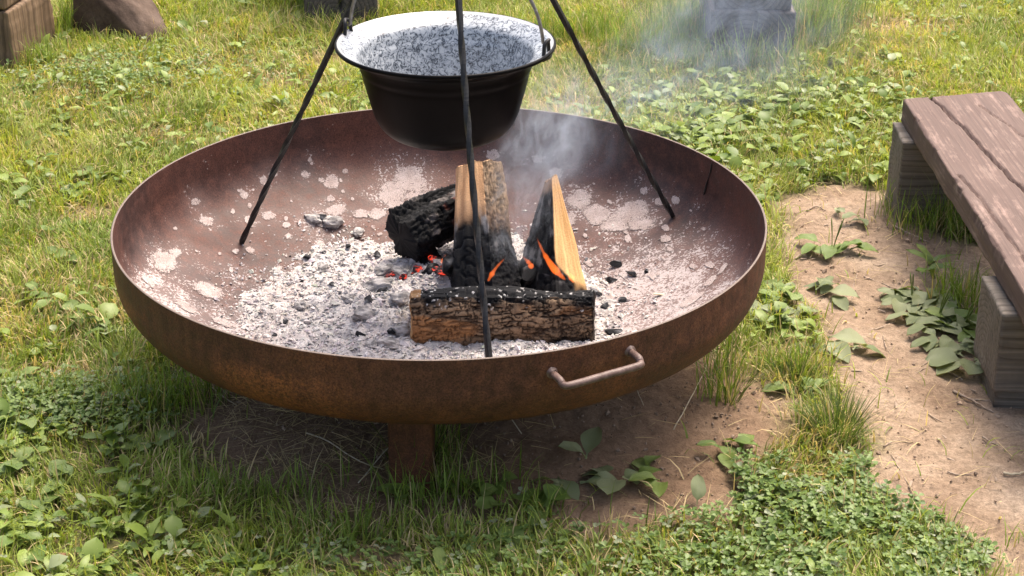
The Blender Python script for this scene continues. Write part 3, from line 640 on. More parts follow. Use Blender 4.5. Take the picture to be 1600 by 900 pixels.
# front log: bark towards the camera
ztop = H - 0.215
fa = at(646, 549, H - 0.230); fb = at(931, 549, H - 0.230)
def front_paint(u, r2, K, fis, q3):
    c = bark_col(q3, fis, 201); w_ = wood_col(q3, 203)
    bare = sstep(0.1, 0.3, 1 - np.hypot((u - 0.10) / 0.30, (r2[:, 1] - 0.045) / 0.032) + 0.5 * fbm(q3 * np.array([20, 60, 60]), 3, 205)) * (1 - 0.6 * fis)
    bare = np.maximum(bare, sstep(0.45, 0.6, fbm(q3 * np.array([9, 26, 26]), 3, 207) + 0.05) * 0.7)
    c = lerp(c, (0.27, 0.13, 0.055), bare); c = np.where((K > 0.5)[:, None] & (K < 1.5)[:, None], c, w_)
    hi = r2[:, 1] / 0.1 + 0.25 * fbm(q3 * 22, 4, 209) + 0.18 * sstep(0.3, 1, u) + 0.4 * (K < 0.5)
    ch = sstep(0.95, 1.14, hi); ch = np.maximum(ch, sstep(0.985, 1.0, u) * 0.95); ch = np.where(u < 0.05, ch * 0.4, ch)
    ch = np.maximum(ch, sstep(-0.2, 0.2, fbm(q3 * 16, 3, 212) + 1.4 * (u - 0.93)) * (u > 0.7) * 0.75)
    c = lerp(c, CHAR, ch); fl_ = sstep(0.48, 0.56, fbm(q3 * 170, 3, 213)) * sstep(0.92, 1.06, hi); return lerp(c, (0.50, 0.48, 0.47), fl_ * 0.85)
sec = [(-0.035, 0.004)] + [(-0.052 - 0.010 * math.sin(math.pi * k / 10), 0.008 + 0.084 * k / 10) for k in range(11)] + [(-0.044, 0.100), (-0.015, 0.101), (0.02, 0.085), (0.045, 0.05), (0.03, 0.01)]; sec = [(a, b_ * 1.06) for a, b_ in sec]
fa = fa + np.array([0, 0.055, 0]); fb = fb + np.array([0, 0.058, 0])
make_log('split log lying across the front of the fire, cracked brown bark facing out', fa, fb, (0, 0, 1), sec, 0, 12, front_paint, 300, res=0.0017)
# standing split log in the middle, leaning back
def mid_paint(u, r2, K, fis, q3):
    c = np.where((K == 1.0)[:, None], lerp(bark_col(q3, fis, 221), (0.34, 0.25, 0.17), np.full(len(u), 0.30)), wood_col(q3, 223, (0.52, 0.28, 0.14), (0.66, 0.42, 0.24)))
    s_ = u + 0.13 * fbm(q3 * np.array([16, 20, 20]), 4, 225) + 0.05 * (K == 1.0)
    ch = sstep(0.62, 0.42, s_); brown = sstep(0.78, 0.55, s_) * 0.5; c = lerp(c, (0.12, 0.06, 0.035), brown); c = lerp(c, CHAR, ch)
    grey = sstep(0.1, 0.5, fbm(q3 * np.array([25, 60, 60]), 4, 227)) * sstep(0.30, 0.5, s_) * sstep(0.68, 0.5, s_); return lerp(c, (0.30, 0.29, 0.29), grey * 0.8)
ma = at_depth(748, 462, 0.075); mb = at_depth(753, 266, 0.235)
arc = [(0.088 * math.cos(a) - 0.006, 0.080 * math.sin(a)) for a in np.linspace(math.radians(-72), math.radians(100), 14)]
sec = arc + [(-0.030, 0.045), (-0.052, 0.010), (-0.050, -0.040), (-0.022, -0.056)]
make_log('upright split log leaning in the centre of the fire, bare orange wood on its left', ma, mb, (0, 1, 0.2), sec, 0, 13, mid_paint, 320, taper=(0.34, -0.05, -0.03))
# right split log: pale wedge, charred towards the fire
def right_paint(u, r2, K, fis, q3):
    c = wood_col(q3, 233, (0.50, 0.27, 0.10), (0.68, 0.43, 0.20)); c = np.where((K == 1.0)[:, None], bark_col(q3, fis, 231), c)
    side = r2[:, 0] + 0.011 - 0.040 * sstep(0.34, 0.08, u) + 0.010 * fbm(q3 * np.array([12, 30, 30]), 4, 235)
    ch = np.where(K == 2.0, sstep(-0.02, 0.0, -r2[:, 0]) * 0.6, sstep(0.003, -0.004, side)); ch = np.maximum(ch, sstep(0.12, 0.02, u + 0.05 * fbm(q3 * 30, 3, 236)))
    c = lerp(c, CHAR, ch); grey = sstep(0.2, 0.5, fbm(q3 * np.array([30, 60, 60]), 4, 237)) * ch; c = lerp(c, (0.20, 0.19, 0.19), grey * 0.7)
    tip = sstep(0.86, 0.97, u + 0.04 * fbm(q3 * 40, 3, 239)) * (side < 0.003); return lerp(c, (0.40, 0.21, 0.10), tip * 0.7)
ra = at_depth(880, 470, 0.075); rb = at_depth(864, 283, 0.215)
make_log('pale split wedge standing on the right of the fire, charred on its left face', ra, rb, (0, 1, 0.3), [(0.052, -0.024), (0.058, 0.020), (0.020, 0.050), (-0.060, 0.055), (-0.110, 0.020), (-0.066, -0.012), (-0.014, -0.058)], 90, 91, right_paint, 340, taper=(0.84, 0.0, -0.03))
# charred log lying on the left
def char_paint(u, r2, K, fis, q3):
    c = np.tile(CHAR, (len(u), 1)); g_ = sstep(0.05, 0.45, fbm(q3 * np.array([20, 40, 40]), 4, 241) + 0.9 * (u - 0.62)); c = lerp(c, (0.24, 0.21, 0.20), g_ * 0.85)
    return lerp(c, (0.20, 0.06, 0.04), sstep(0.3, 0.6, fbm(q3 * 30, 3, 243) + 0.4 * (u - 0.7)) * 0.6)
ca, cb = at_depth(626, 372, 0.20), at_depth(735, 322, 0.29)
make_log('charred black log lying on the left of the fire with a greying end', ca, cb, (0, 0, 1), [(-0.048, -0.034), (-0.062, 0.006), (-0.034, 0.046), (0.004, 0.036), (0.026, 0.052), (0.056, 0.004), (0.028, -0.042)], 0, 7, char_paint, 360, bend=0.008, taper=(0.12, 0.0, -0.02))
cc_, cd_ = at_depth(700, 425, 0.12), at_depth(860, 432, 0.17)
make_log('burnt black log lying deep between the upright logs and the front log', cc_, cd_, (0, 0, 1), [(-0.035, -0.025), (-0.04, 0.012), (-0.01, 0.03), (0.03, 0.022), (0.04, -0.01), (0.01, -0.03)], 0, 6, lambda u, r2, K, fis, q3: lerp(np.tile(CHAR, (len(u), 1)), (0.12, 0.115, 0.115), sstep(0.2, 0.5, fbm(q3 * 40, 4, 251)) * 0.6), 380)
ce_, cf_ = at_depth(690, 440, 0.135), at_depth(650, 372, 0.26)
make_log('burnt black branch end sloping down at the left of the upright log', ce_, cf_, (0, 0, 1), [(0.024 * math.cos(a), 0.024 * math.sin(a)) for a in np.linspace(0, 2 * math.pi, 12)[:-1]], 0, 11, lambda u, r2, K, fis, q3: lerp(np.tile(CHAR, (len(u), 1)), (0.16, 0.15, 0.15), sstep(0.2, 0.5, fbm(q3 * 40, 4, 255)) * 0.6), 390)

for i, (px, py, wd, Yd) in enumerate([(702, 418, 54, .10), (738, 432, 50, .085), (800, 436, 52, .085), (828, 428, 48, .10), (676, 428, 40, .12), (858, 438, 46, .08), (906, 438, 34, .10), (770, 425, 46, .10)]):
    p = at_depth(px, py, Yd); P, T = lump_mesh('x', 210 + i, 3, 0.45); C = lump_col(P, 47 + i, (0.007, 0.007, 0.008), (0.16, 0.155, 0.155), -0.30); o = link('charred_chunk', mesh_np('charred_chunk', P, None, T, colr=C, smooth=False), None, M_log)
    sc_ = wd / 2 * 3.2 / FPX; o.location = p; o.scale = (sc_ * 1.2, sc_ * 0.9, sc_ * 0.85); o.rotation_euler = (random.uniform(-.6, .6), random.uniform(-.6, .6), random.uniform(0, 6.3)); tag(o, 'black charred chunk packed behind the front log among the burning logs', 'charcoal', 'charred chunks packed behind the front log')
# ------------------------------------------------------------------ flames
def flame_mat():
    m, t, o = mat('flame'); N = NT(t)
    e = N.n('Emission', Color=(1.0, 0.17, 0.022, 1), Strength=85.0); t.links.new(e.outputs[0], o.inputs['Volume']); return m
M_flame = flame_mat()
def flame(pxs, Y, wpx, label):
    P = smooth_path([at_depth(a, b, Y) for a, b in pxs], 26); u = np.linspace(0, 1, 26); s = wpx / 2 * 3.3 / FPX
    rad = s * (np.sin(np.pi * np.clip(u, 0, 1) ** 0.6) ** 0.9 * (1 - u * 0.35) + 0.03) * (1 + 0.55 * fbm(xyz(u * 7, Y * 500 + pxs[0][0]), 3, 5))
    V, q, t = tube(P, rad, 10); c = P.mean(0); V = V.copy(); V[:, 1] = c[1] + (V[:, 1] - c[1]) * 0.45
    hh = np.concatenate([np.repeat(u, 10), [0, 1]]); o = link('flame', mesh_np('flame', V - P[0], q, t, attrs={'height': hh}), None, M_flame); o.location = P[0]
    tag(o, label, 'flame'); return o
flame([(762, 440), (774, 420), (790, 402)], 0.020, 9, 'short orange flame between the iron leg and the upright log')
flame([(884, 438), (866, 420), (850, 396), (838, 370)], 0.020, 12, 'largest orange flame curling up the charred face of the pale wedge')
flame([(832, 420), (826, 410), (813, 398)], 0.025, 9, 'small orange flame between the upright log and the pale wedge')
flame([(690, 412), (693, 405), (697, 397)], 0.13, 8, 'tiny yellow-orange flame left of the upright log')
flame([(897, 442), (890, 428), (882, 414)], 0.020, 9, 'small orange flame at the foot of the pale wedge')

# ------------------------------------------------------------------ iron tripod
apex = np.array([0.0144, 0.03, 1.073])
tri = thing('cooking_tripod', 'black twisted iron tripod standing in the fire bowl over the kettle', 'tripod', (0.0144, 0.03, H))
feet = [on_dish(380, 381), on_dish(1052, 341), np.array([0.081, -0.47, float(dish_z(0.477))])]
for k, ft in enumerate(feet):
    top = apex + (ft - apex) * (-0.02) + nrm(ft) * 0.012
    n = 150; P = top + (ft + [0, 0, 0.004] - top) * np.linspace(0, 1, n)[:, None]
    P = P + np.array([[0.003 * math.sin(k + 5 * s), 0.002 * math.cos(2 * k + 4 * s), 0] for s in np.linspace(0, 1, n)])
    L = np.linalg.norm(ft - top); s = np.linspace(0, L, n); tw = np.cumsum(np.where((np.sin(s * 9 + k) > -0.75), 2 * np.pi / 0.24, 0.0)) * (L / n)
    V, q, t = tube(P, np.full(n, 0.0047), 8, True, tw); part('leg', V, tri, M_iron, q, t, smooth=False)
V, q, t = tube([apex + np.array([0.020 * math.cos(a), 0.020 * math.sin(a), 0]) for a in np.linspace(0, 2 * math.pi, 25)], 0.004, 8, cap=False)
part('top_ring', V, tri, M_iron, q)
zc = apex[2] - 0.012; KR = np.array([0.013, 0.03, 0.665]); bail_top = KR[2] + 0.182
k = 0
while zc > bail_top + 0.02:
    a = np.linspace(0, 2 * np.pi, 17)[:-1]; u = np.stack([0.007 * np.cos(a), 0 * a, 0.015 * np.sin(a)], 1)
    if k % 2: u = u[:, [1, 0, 2]]
    P = u + [KR[0], KR[1], zc - 0.012]; P = np.concatenate([P, P[:2]]); V, q, t = tube(P, 0.0022, 6, cap=False); part('chain_link', V, tri, M_wire, q); zc -= 0.023; k += 1

# ------------------------------------------------------------------ kettle
ket = thing('kettle', 'black enamel cauldron with mottled pale inside, hanging in the tripod', 'cauldron', tuple(KR - [0, 0, 0.182]))
kp = [(0.0, -0.1835), (0.045, -0.1825), (0.078, -0.179), (0.103, -0.170), (0.120, -0.155), (0.1305, -0.135), (0.138, -0.110), (0.1445, -0.085), (0.1505, -0.060), (0.1525, -0.050), (0.1555, -0.042), (0.158, -0.031), (0.162, -0.021), (0.170, -0.014), (0.182, -0.007), (0.1925, -0.003)]
kp = [(a, b * 0.975) for a, b in kp]; kpo = kp + [(0.1965, -0.0035), (0.1985, -0.001), (0.1985, 0.002), (0.1965, 0.004), (0.194, 0.0038)]
V, q = lathe(smooth_path([(a, b, 0) for a, b in kpo], 90)[:, :2], 160, KR); V[:, 2] += 0 ; part('pot_body', V, ket, M_enamel_out, q)
kpi = [(0.1945, 0.0040), (0.190, 0.0015), (0.182, -0.0025)] + [(a - 0.003, b + 0.003) for a, b in kp[::-1][2:]]; kpi[-1] = (0.0, -0.180)
pr = smooth_path([(a, b, 0) for a, b in kpi], 90)[:, :2]; pr[:, 0] = np.clip(pr[:, 0], 0, None)
V, q = lathe(pr, 160, KR); lipv = np.tile(sstep(0.186, 0.191, pr[:, 0]), 160); part('pot_inside', V, ket, M_enamel_in, q, attrs={'lip': lipv})
la = math.radians(-21); ld = np.array([math.cos(la), math.sin(la), 0]); lt = np.array([-ld[1], ld[0], 0])
for s in (1, -1):
    c = KR + ld * s * 0.190
    pts = [c + lt * 0.016 * s - [0, 0, 0.004], c + lt * 0.013 * s + [0, 0, 0.006], c + lt * 0.010 * s + [0, 0, 0.020], c + ld * s * 0.004 + [0, 0, 0.026], c - lt * 0.010 * s + [0, 0, 0.020], c - lt * 0.014 * s + [0, 0, 0.006], c - lt * 0.018 * s - [0, 0, 0.004]]
    V, q, t = tube(smooth_path(pts, 30), 0.0036, 8); lug = part('lug', V, ket, M_iron, q, t)
    V, q, t = tube(smooth_path([c + lt * 0.022 * s + [0, 0, -0.004], c + ld * s * 0.005 + [0, 0, -0.004], c - lt * 0.022 * s + [0, 0, -0.004]], 12), [0.0045] * 12, 8); part('rivet_plate', V, lug, M_iron, q, t)
ang = np.linspace(math.radians(4), math.radians(176), 70); bl = [KR + ld * 0.184 * math.cos(a) + np.array([0, 0, 0.008 + 0.178 * math.sin(a)]) for a in ang]
bl = [bl[0] + np.array([0, 0, -0.004]) + ld * 0.006] + bl + [bl[-1] + np.array([0, 0, -0.004]) - ld * 0.006]
V, q, t = tube(bl, 0.0034, 8); part('bail_handle', V, ket, M_wire, q, t)

# ------------------------------------------------------------------ timber: bench, posts
def beam_mesh(name, corners, z0, z1, m, root, res=0.008, rough=0.002, seed=0, carve=None, chip=0.006, local_axis=None):
    """timber block. corners: three points A, B (along), C (across) of its top rectangle; faces displaced, edges worn. Local x runs along."""
    A, B, C = [np.array([p[0], p[1]]) for p in corners]; L, W_ = np.linalg.norm(B - A), np.linalg.norm(C - A); ux = (B - A) / L; uy = (C - A) / W_
    nx, ny, nz = [max(3, int(d / res) + 1) for d in (L, W_, z1 - z0)]
    b = {}; V = []; Q = []
    def vid(i, j, k):
        key = (i, j, k)
        if key not in b: b[key] = len(V); V.append((i / (nx - 1), j / (ny - 1), k / (nz - 1)))
        return b[key]
    for i in range(nx - 1):
        for j in range(ny - 1):
            Q.append([vid(i, j, nz - 1), vid(i + 1, j, nz - 1), vid(i + 1, j + 1, nz - 1), vid(i, j + 1, nz - 1)]); Q.append([vid(i, j, 0), vid(i, j + 1, 0), vid(i + 1, j + 1, 0), vid(i + 1, j, 0)])
    for i in range(nx - 1):
        for k in range(nz - 1):
            Q.append([vid(i, 0, k), vid(i + 1, 0, k), vid(i + 1, 0, k + 1), vid(i, 0, k + 1)]); Q.append([vid(i, ny - 1, k), vid(i, ny - 1, k + 1), vid(i + 1, ny - 1, k + 1), vid(i + 1, ny - 1, k)])
    for j in range(ny - 1):
        for k in range(nz - 1):
            Q.append([vid(0, j, k), vid(0, j, k + 1), vid(0, j + 1, k + 1), vid(0, j + 1, k)]); Q.append([vid(nx - 1, j, k), vid(nx - 1, j + 1, k), vid(nx - 1, j + 1, k + 1), vid(nx - 1, j, k + 1)])
    U = np.array(V); D = np.array([L, W_, z1 - z0]); P = (U - 0.5) * D
    half = D / 2; q_ = np.abs(P); edge = half - q_                          # distance to the faces
    se = np.sort(edge, axis=1); ed = se[:, 1]                               # distance to the nearest edge line
    wear = chip * np.exp(-ed / (chip * 0.7)) * np.clip(0.45 + 1.3 * fbm(P * np.array([16, 30, 30]) + seed, 3, 71 + seed), 0.12, 2)
    dirn = np.sign(P) * (edge < half.min() * 0.02 + 1e-6 + chip * 1.2 * (edge < chip * 1.2)); dirn = dirn / (np.linalg.norm(dirn, axis=1)[:, None] + 1e-9)
    P = P - dirn * wear[:, None]
    nz_ = np.sign(P) * (edge < 1e-6)
    P = P + nz_ * (rough * fbm((U * D) * np.array([5, 60, 60]) + seed, 3, 73 + seed) + rough * 1.2 * fbm(U * D * 9 + seed, 2, 75 + seed))[:, None]
    if carve is not None: P = carve(P, U, D, nz_)
    up_ = np.array([-ux[1], ux[0]]); sk, st_ = float(uy @ ux), float(uy @ up_); P = np.stack([P[:, 0] + P[:, 1] * sk, P[:, 1] * st_, P[:, 2]], 1); Q = np.array(Q); Q = Q if st_ > 0 else Q[:, ::-1]; uy = up_
    o = link(name, mesh_np(name, P, Q), root, m)
    ctr = np.array([*(A + (B - A) / 2 + (C - A) / 2), (z0 + z1) / 2])
    mw = Matrix(((ux[0], uy[0], 0, ctr[0]), (ux[1], uy[1], 0, ctr[1]), (0, 0, 1, ctr[2]), (0, 0, 0, 1)))
    if root is not None: mw = Matrix.Translation(-Vector(root.location)) @ mw
    o.matrix_basis = mw; return o
M_bench = wood_mat('bench_plank_paint', (0.20, 0.11, 0.09), (0.26, 0.15, 0.12), (0.12, 0.065, 0.05), 0, (0.03, -0.16), 55, paint=(0.118, 0.078, 0.064))
M_sup = wood_mat('weathered_support', (0.135, 0.112, 0.090), (0.165, 0.140, 0.115), (0.095, 0.076, 0.058), 0, (0.02, -0.05), 90)
M_post = wood_mat('grey_weathered_post', (0.075, 0.063, 0.056), (0.105, 0.088, 0.078), (0.038, 0.032, 0.029), 0, (0.02, -0.01), 75)
M_block = wood_mat('brown_squared_post', (0.15, 0.095, 0.055), (0.21, 0.14, 0.085), (0.095, 0.06, 0.035), 2, (0.1, 0.05), 55)
ZT, ZS = 0.25, 0.195
pa, pb, pc = at(1410, 153, ZT)[:2], at(1557, 141, ZT)[:2], at(1599, 457, ZT)[:2]
pd = pa + (pc - pa) * 1.24
bench = thing('bench', 'low weathered bench with cracked red-brown plank seat beside the dirt path', 'bench', (float(pa[0] + .1), float(pa[1] - .5), 0.0))
CR = np.array([(0.0, 0.25), (0.06, 0.30), (0.13, 0.325), (0.17, 0.36), (0.22, 0.375), (0.30, 0.40), (0.38, 0.44), (0.43, 0.45), (0.44, 0.48), (0.52, 0.50), (0.60, 0.53), (0.75, 0.55), (1.0, 0.6)])
CR2 = np.array([(0.06, 0.62), (0.12, 0.68), (0.18, 0.76), (0.24, 0.80)]); CR3 = np.array([(0.30, 0.72), (0.36, 0.78), (0.50, 0.82)]); CR4 = np.array([(0.38, 0.055), (0.46, 0.10), (0.58, 0.13), (0.8, 0.16)])
def plank_carve(P, U, D, nz_):
    top = nz_[:, 2] > 0.5; u = U[:, 0] * D[0]; v = U[:, 1] * D[1]
    for crk, wd, dp in ((CR, 0.0030, 0.020), (CR2, 0.0016, 0.007), (CR3, 0.0014, 0.006), (CR4, 0.0022, 0.012)):
        cu, cv = crk[:, 0] * D[0], crk[:, 1] * D[1]; ins = (u >= cu[0]) & (u <= cu[-1]); c = np.interp(u, cu, cv) + 0.003 * fbm(xyz(u * 35, 0), 3, 81)
        k = np.exp(-((v - c) / wd) ** 2) * ins * top; P[:, 2] -= dp * k
    # bites out of the left edge
    bite = np.clip(fbm(xyz(u * 26, 0, 3.0), 3, 83) - 0.2, 0, 1) * 0.018 * np.exp(-v / 0.010) * sstep(0.4, 1.0, U[:, 2]); P[:, 1] += bite
    P[:, 2] -= bite * 0.6 * top
    # rounded far corner on the right
    rc = 0.03; du = np.clip(rc - u, 0, rc); dv = np.clip(v - (D[1] - rc), 0, rc); ex = np.clip(np.hypot(du, dv) - rc * 0.75, 0, None); nn_ = np.hypot(du, dv) + 1e-9
    P[:, 0] += ex * du / nn_; P[:, 1] -= ex * dv / nn_
    P[:, 2] += 0.004 * np.sin(U[:, 0] * 3.1); return P
# the plank widens a little towards the near end as seen; both long edges stay straight
beam_mesh('seat', (pa, pd, pa + (pb - pa) * 1.12), ZS, ZT, M_bench, bench, 0.0038, 0.0014, 1, plank_carve, 0.004)
def support(a_px, b_px, depth, z0, nm, seed, zt=ZS - 0.001):
    a, b = at(*a_px, zt)[:2], at(*b_px, zt)[:2]; d = b - a; nrm_ = np.array([d[1], -d[0]]) / np.linalg.norm(d)
    if nrm_[0] < 0: nrm_ = -nrm_
    return beam_mesh(nm, (a, a + nrm_ * depth, b), z0, zt, M_sup, bench, 0.006, 0.0016, seed, None, 0.004)
support((1411, 223), (1394, 189), 0.30, -0.05, 'support_beam', 2); support((1567, 492), (1533.5, 430), 0.30, 0.030, 'support_beam', 3)
e0 = at(1577, 505, ZS)[:2]; e1 = at(1546, 440, ZS)[:2]
support((1575, 506), (1545, 446), 0.27, -0.06, 'foundation_block', 4, 0.0285) if False else None
nb0 = at(1567, 492, ZS)[:2] + np.array([0.012, 0.02]); nb1 = at(1533.5, 430, ZS)[:2] + np.array([0.014, -0.015])
d_ = nb1 - nb0; n_ = np.array([d_[1], -d_[0]]) / np.linalg.norm(d_)
beam_mesh('foundation_block', (nb0, nb0 + n_ * 0.27, nb1), -0.05, 0.029, M_sup, bench, 0.008, 0.002, 4, None, 0.005)

def end_crack(lines, wd=0.003, dp=0.03):
    def f(P, U, D, nz_):
        fr = nz_[:, 0] < -0.5; y, z = U[:, 1], U[:, 2]
        for (y0, z0), (y1, z1) in lines:
            e = np.array([(y1 - y0) * D[1], (z1 - z0) * D[2]]); v = np.stack([(y - y0) * D[1], (z - z0) * D[2]], 1); t = np.clip((v @ e) / (e @ e), 0, 1)
            dd = np.hypot(v[:, 0] - t * e[0], v[:, 1] - t * e[1]) + 0.002 * fbm(P * 60, 2, 85); P[:, 0] += dp * np.exp(-(dd / wd) ** 2) * fr
        return P
    return f
p0, p1 = at(1108, 94)[:2], at(1239, 97)[:2]; ax_d = np.array([0.06, 0.998])
post = thing('timber_stack', 'stack of two squared grey timbers behind smoke, end grain with split', 'timber', (float(p0[0] + .12), float(p0[1] + .2), 0))
beam_mesh('lower_beam', (p0, p0 + ax_d * 0.42, p1), -0.05, 0.150, M_post, post, 0.006, 0.002, 5, end_crack([((0.02, 0.46), (0.36, 0.47)), ((0.52, 1.0), (0.52, 0.80)), ((0.44, 0.72), (0.56, 0.42)), ((0.56, 0.42), (0.5, 0.12))], 0.0035, 0.02), 0.004)
q0, q1 = p0 + [0.012, 0.014], p1 + [-0.012, 0.012]
beam_mesh('upper_beam', (q0, q0 + ax_d * 0.40, q1), 0.152, 0.33, M_post, post, 0.006, 0.002, 6, end_crack([((0.40, 0.0), (0.43, 0.5))], 0.003, 0.02), 0.004)
m0, m1 = at(476, 44)[:2], at(590, 44)[:2]
mid = thing('timber_post', 'squared timber end behind the kettle on the left, weeds at its foot', 'timber', (float(m0[0] + .1), float(m0[1] + .15), 0))
beam_mesh('lower_beam', (m0, m0 + np.array([-0.02, 0.40]), m1), -0.05, 0.17, M_post, mid, 0.007, 0.002, 7, end_crack([((0.5, 0.5), (0.55, 1.0))]), 0.004)
beam_mesh('upper_beam', (m0 + [0.01, 0.012], m0 + np.array([-0.01, 0.40]), m1 + [-0.008, 0.012]), 0.172, 0.33, M_post, mid, 0.009, 0.002, 8, None, 0.004)
b0, b1 = at(23, 106)[:2], at(87, 62)[:2]; bd = (b1 - b0) / np.linalg.norm(b1 - b0); bn = np.array([-bd[1], bd[0]])
blk = thing('timber_post', 'brown squared timber block at the top left corner, straw at its foot', 'timber', (float(b0[0] - .1), float(b0[1] + .15), 0))
beam_mesh('lower_beam', (b0, b1, b0 + bn * 0.24), -0.05, 0.168, M_block, blk, 0.007, 0.002, 9, None, 0.005)
beam_mesh('upper_beam', (b0 + bn * 0.006, b1 + bn * 0.008, b0 + bn * 0.24), 0.171, 0.34, M_block, blk, 0.007, 0.002, 10, None, 0.005)

# boulder
def rock_mat():
    m, t, o = mat('brown_stone'); N = NT(t); v = N.obj(); a = N.noise(v, 7, 6, 0.6); b = N.noise(v, 90, 5, 0.7)
    c = N.ramp(a, [(0.3, (0.055, 0.036, 0.027)), (0.55, (0.095, 0.066, 0.050)), (0.75, (0.15, 0.11, 0.088))]); c = N.mix(0.5, c, N.mix(1.0, c, N.ramp(b, [(0.3, (0.5, 0.5, 0.5)), (0.7, (1.5, 1.5, 1.5))]), 'MULTIPLY'))
    p = N.n('BsdfPrincipled', **{'Base Color': c, 'Roughness': 0.9, 'Specular IOR Level': 0.2, 'Normal': N.bump(b, 0.6, 0.004)}); t.links.new(p.outputs[0], o.inputs[0]); return m
r1, r2_, r3 = at(118, 52), at(240, 68), at(270, 54)
b = bmesh.new()
for p in [r1, r2_, r3, r1 + [0.02, 0.3, 0], r3 + [-0.05, 0.22, 0]]:
    b.verts.new(Vector(p) + Vector((0, 0, -0.04)))
for p in [r1 + [0.0, 0.02, 0.20], r1 + [0.03, 0.25, 0.20], at_depth(165, -8, r2_[1] + 0.1), at_depth(205, 3, r2_[1] + 0.09), at_depth(262, 48, r3[1] - 0.01), r3 + [-0.10, 0.18, 0.09]]:
    b.verts.new(Vector(p))
bmesh.ops.convex_hull(b, input=list(b.verts)); bmesh.ops.triangulate(b, faces=list(b.faces))
for _ in range(4): bmesh.ops.subdivide_edges(b, edges=list(b.edges), cuts=1, use_grid_fill=True)
for _ in range(2): bmesh.ops.smooth_vert(b, verts=list(b.verts), factor=0.4, use_axis_x=True, use_axis_y=True, use_axis_z=True)
bmesh.ops.triangulate(b, faces=list(b.faces)); b.verts.index_update()
P = np.array([v.co[:] for v in b.verts]); T = np.array([[v.index for v in f.verts] for f in b.faces]); cc = P.mean(0); dn = P - cc; dn /= np.linalg.norm(dn, axis=1)[:, None]; b.free()
P = P + dn * (0.014 * fbm(P * 8, 4, 91) + 0.004 * fbm(P * 45, 3, 93))[:, None]
rk = link('boulder', mesh_np('boulder', P - [cc[0], cc[1], 0], None, T), None, rock_mat()); rk.location = (cc[0], cc[1], 0); tag(rk, 'brown sloping boulder in the grass near the top left corner', 'boulder')

# ------------------------------------------------------------------ grass and ground cover
FOOT = [(p0 + p1) / 2 + [0.02, 0.2], (m0 + m1) / 2 + [0, 0.18]]
def visible_weight(x, y):
    px, py = to_px(np.stack([x, y, 0 * x], 1)); m = 90
    dx = np.maximum(np.maximum(-m - px, px - 1600 - m), 0); dy = np.maximum(np.maximum(-m - py, py - 900 - m), 0)
    return np.where((dx == 0) & (dy == 0), 1.0, np.exp(-np.hypot(dx, dy) / 260.0) * 0.55)
def inside_block(x, y):
    o = np.zeros(len(x), bool)
    for A, B, C in ((p0, p0 + ax_d * 0.42, p1), (m0, m0 + np.array([-0.02, 0.4]), m1), (b0, b1, b0 + bn * 0.24)):
        e1, e2 = B - A, C - A; v = np.stack([x, y], 1) - A; a = v @ e1 / (e1 @ e1); c = v @ e2 / (e2 @ e2); o |= (a > 0) & (a < 1) & (c > 0) & (c < 1)
    return o
def scatter(n, box=(-1.9, 2.4, -1.05, 3.1)):
    x = rng.uniform(box[0], box[1], n); y = rng.uniform(box[2], box[3], n); k = rng.random(n) < visible_weight(x, y); x, y = x[k], y[k]; k = ~inside_block(x, y); return x[k], y[k]
def blades(x, y, L, wd, t0, t1, az, colr, z=None, tipcol=None):
    n = len(x); z = gz(x, y) - 0.003 if z is None else z; P = np.stack([x, y, z], 1); V = np.zeros((n, 7, 3)); side = np.stack([-np.sin(az), np.cos(az), 0 * az], 1)
    tw = rng.normal(0, 0.5, n); side = side * np.cos(tw)[:, None] + np.stack([0 * tw, 0 * tw, np.sin(tw)], 1) * 0.6
    ws = (1.0, 0.92, 0.62)
    for s in range(4):
        if s < 3: V[:, 2 * s] = P - side * (wd * ws[s] / 2)[:, None]; V[:, 2 * s + 1] = P + side * (wd * ws[s] / 2)[:, None]
        else: V[:, 6] = P
        t = t0 + (t1 - t0) * (s / 2.0); P = P + (L / 3)[:, None] * np.stack([np.sin(t) * np.cos(az), np.sin(t) * np.sin(az), np.cos(t)], 1)
    off = (np.arange(n) * 7)[:, None, None]
    Q = (np.array([[0, 1, 3, 2], [2, 3, 5, 4]])[None] + off).reshape(-1, 4); T = (np.array([[4, 5, 6]])[None] + off).reshape(-1, 3)
    C = np.repeat(colr, 7, axis=0).reshape(n, 7, 3)
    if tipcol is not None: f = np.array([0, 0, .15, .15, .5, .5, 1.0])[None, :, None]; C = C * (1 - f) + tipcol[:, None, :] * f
    return V.reshape(-1, 3), Q, T, C.reshape(-1, 3)
DARKG, MIDG, YELG, STRAW = np.array([0.095, 0.150, 0.024]), np.array([0.19, 0.265, 0.045]), np.array([0.33, 0.375, 0.085]), np.array([0.48, 0.39, 0.22])
def grass_col(x, y, n, dryness):
    a = np.clip(0.5 + 0.9 * fbm(xyz(x * 2.2, y * 2.2, 1.0), 3, 101) + rng.normal(0, 0.28, n), 0, 1); b = np.clip(0.30 + 0.7 * fbm(xyz(x * 4.1, y * 4.1, 5.0), 3, 103) + 0.14 * sstep(0, 2.5, y) + rng.normal(0, 0.25, n), 0, 1)
    c = lerp(DARKG, MIDG, a); c = c * (1 - b[:, None]) + YELG * b[:, None]; d = (rng.random(n) < dryness)
    c[d] = STRAW * rng.uniform(0.6, 1.1, (d.sum(), 1)); return c * rng.uniform(0.8, 1.2, (n, 1))
x, y = scatter(620000)
dm = dirt_mask(x, y); br = bare_mask(x, y); r = np.hypot(x, y); cl = sstep(0.03, -0.03, sdist(x, y, CLOVER))
pt = 0.72 + 0.55 * fbm(xyz(x * 5, y * 5, 11.0), 3, 107)
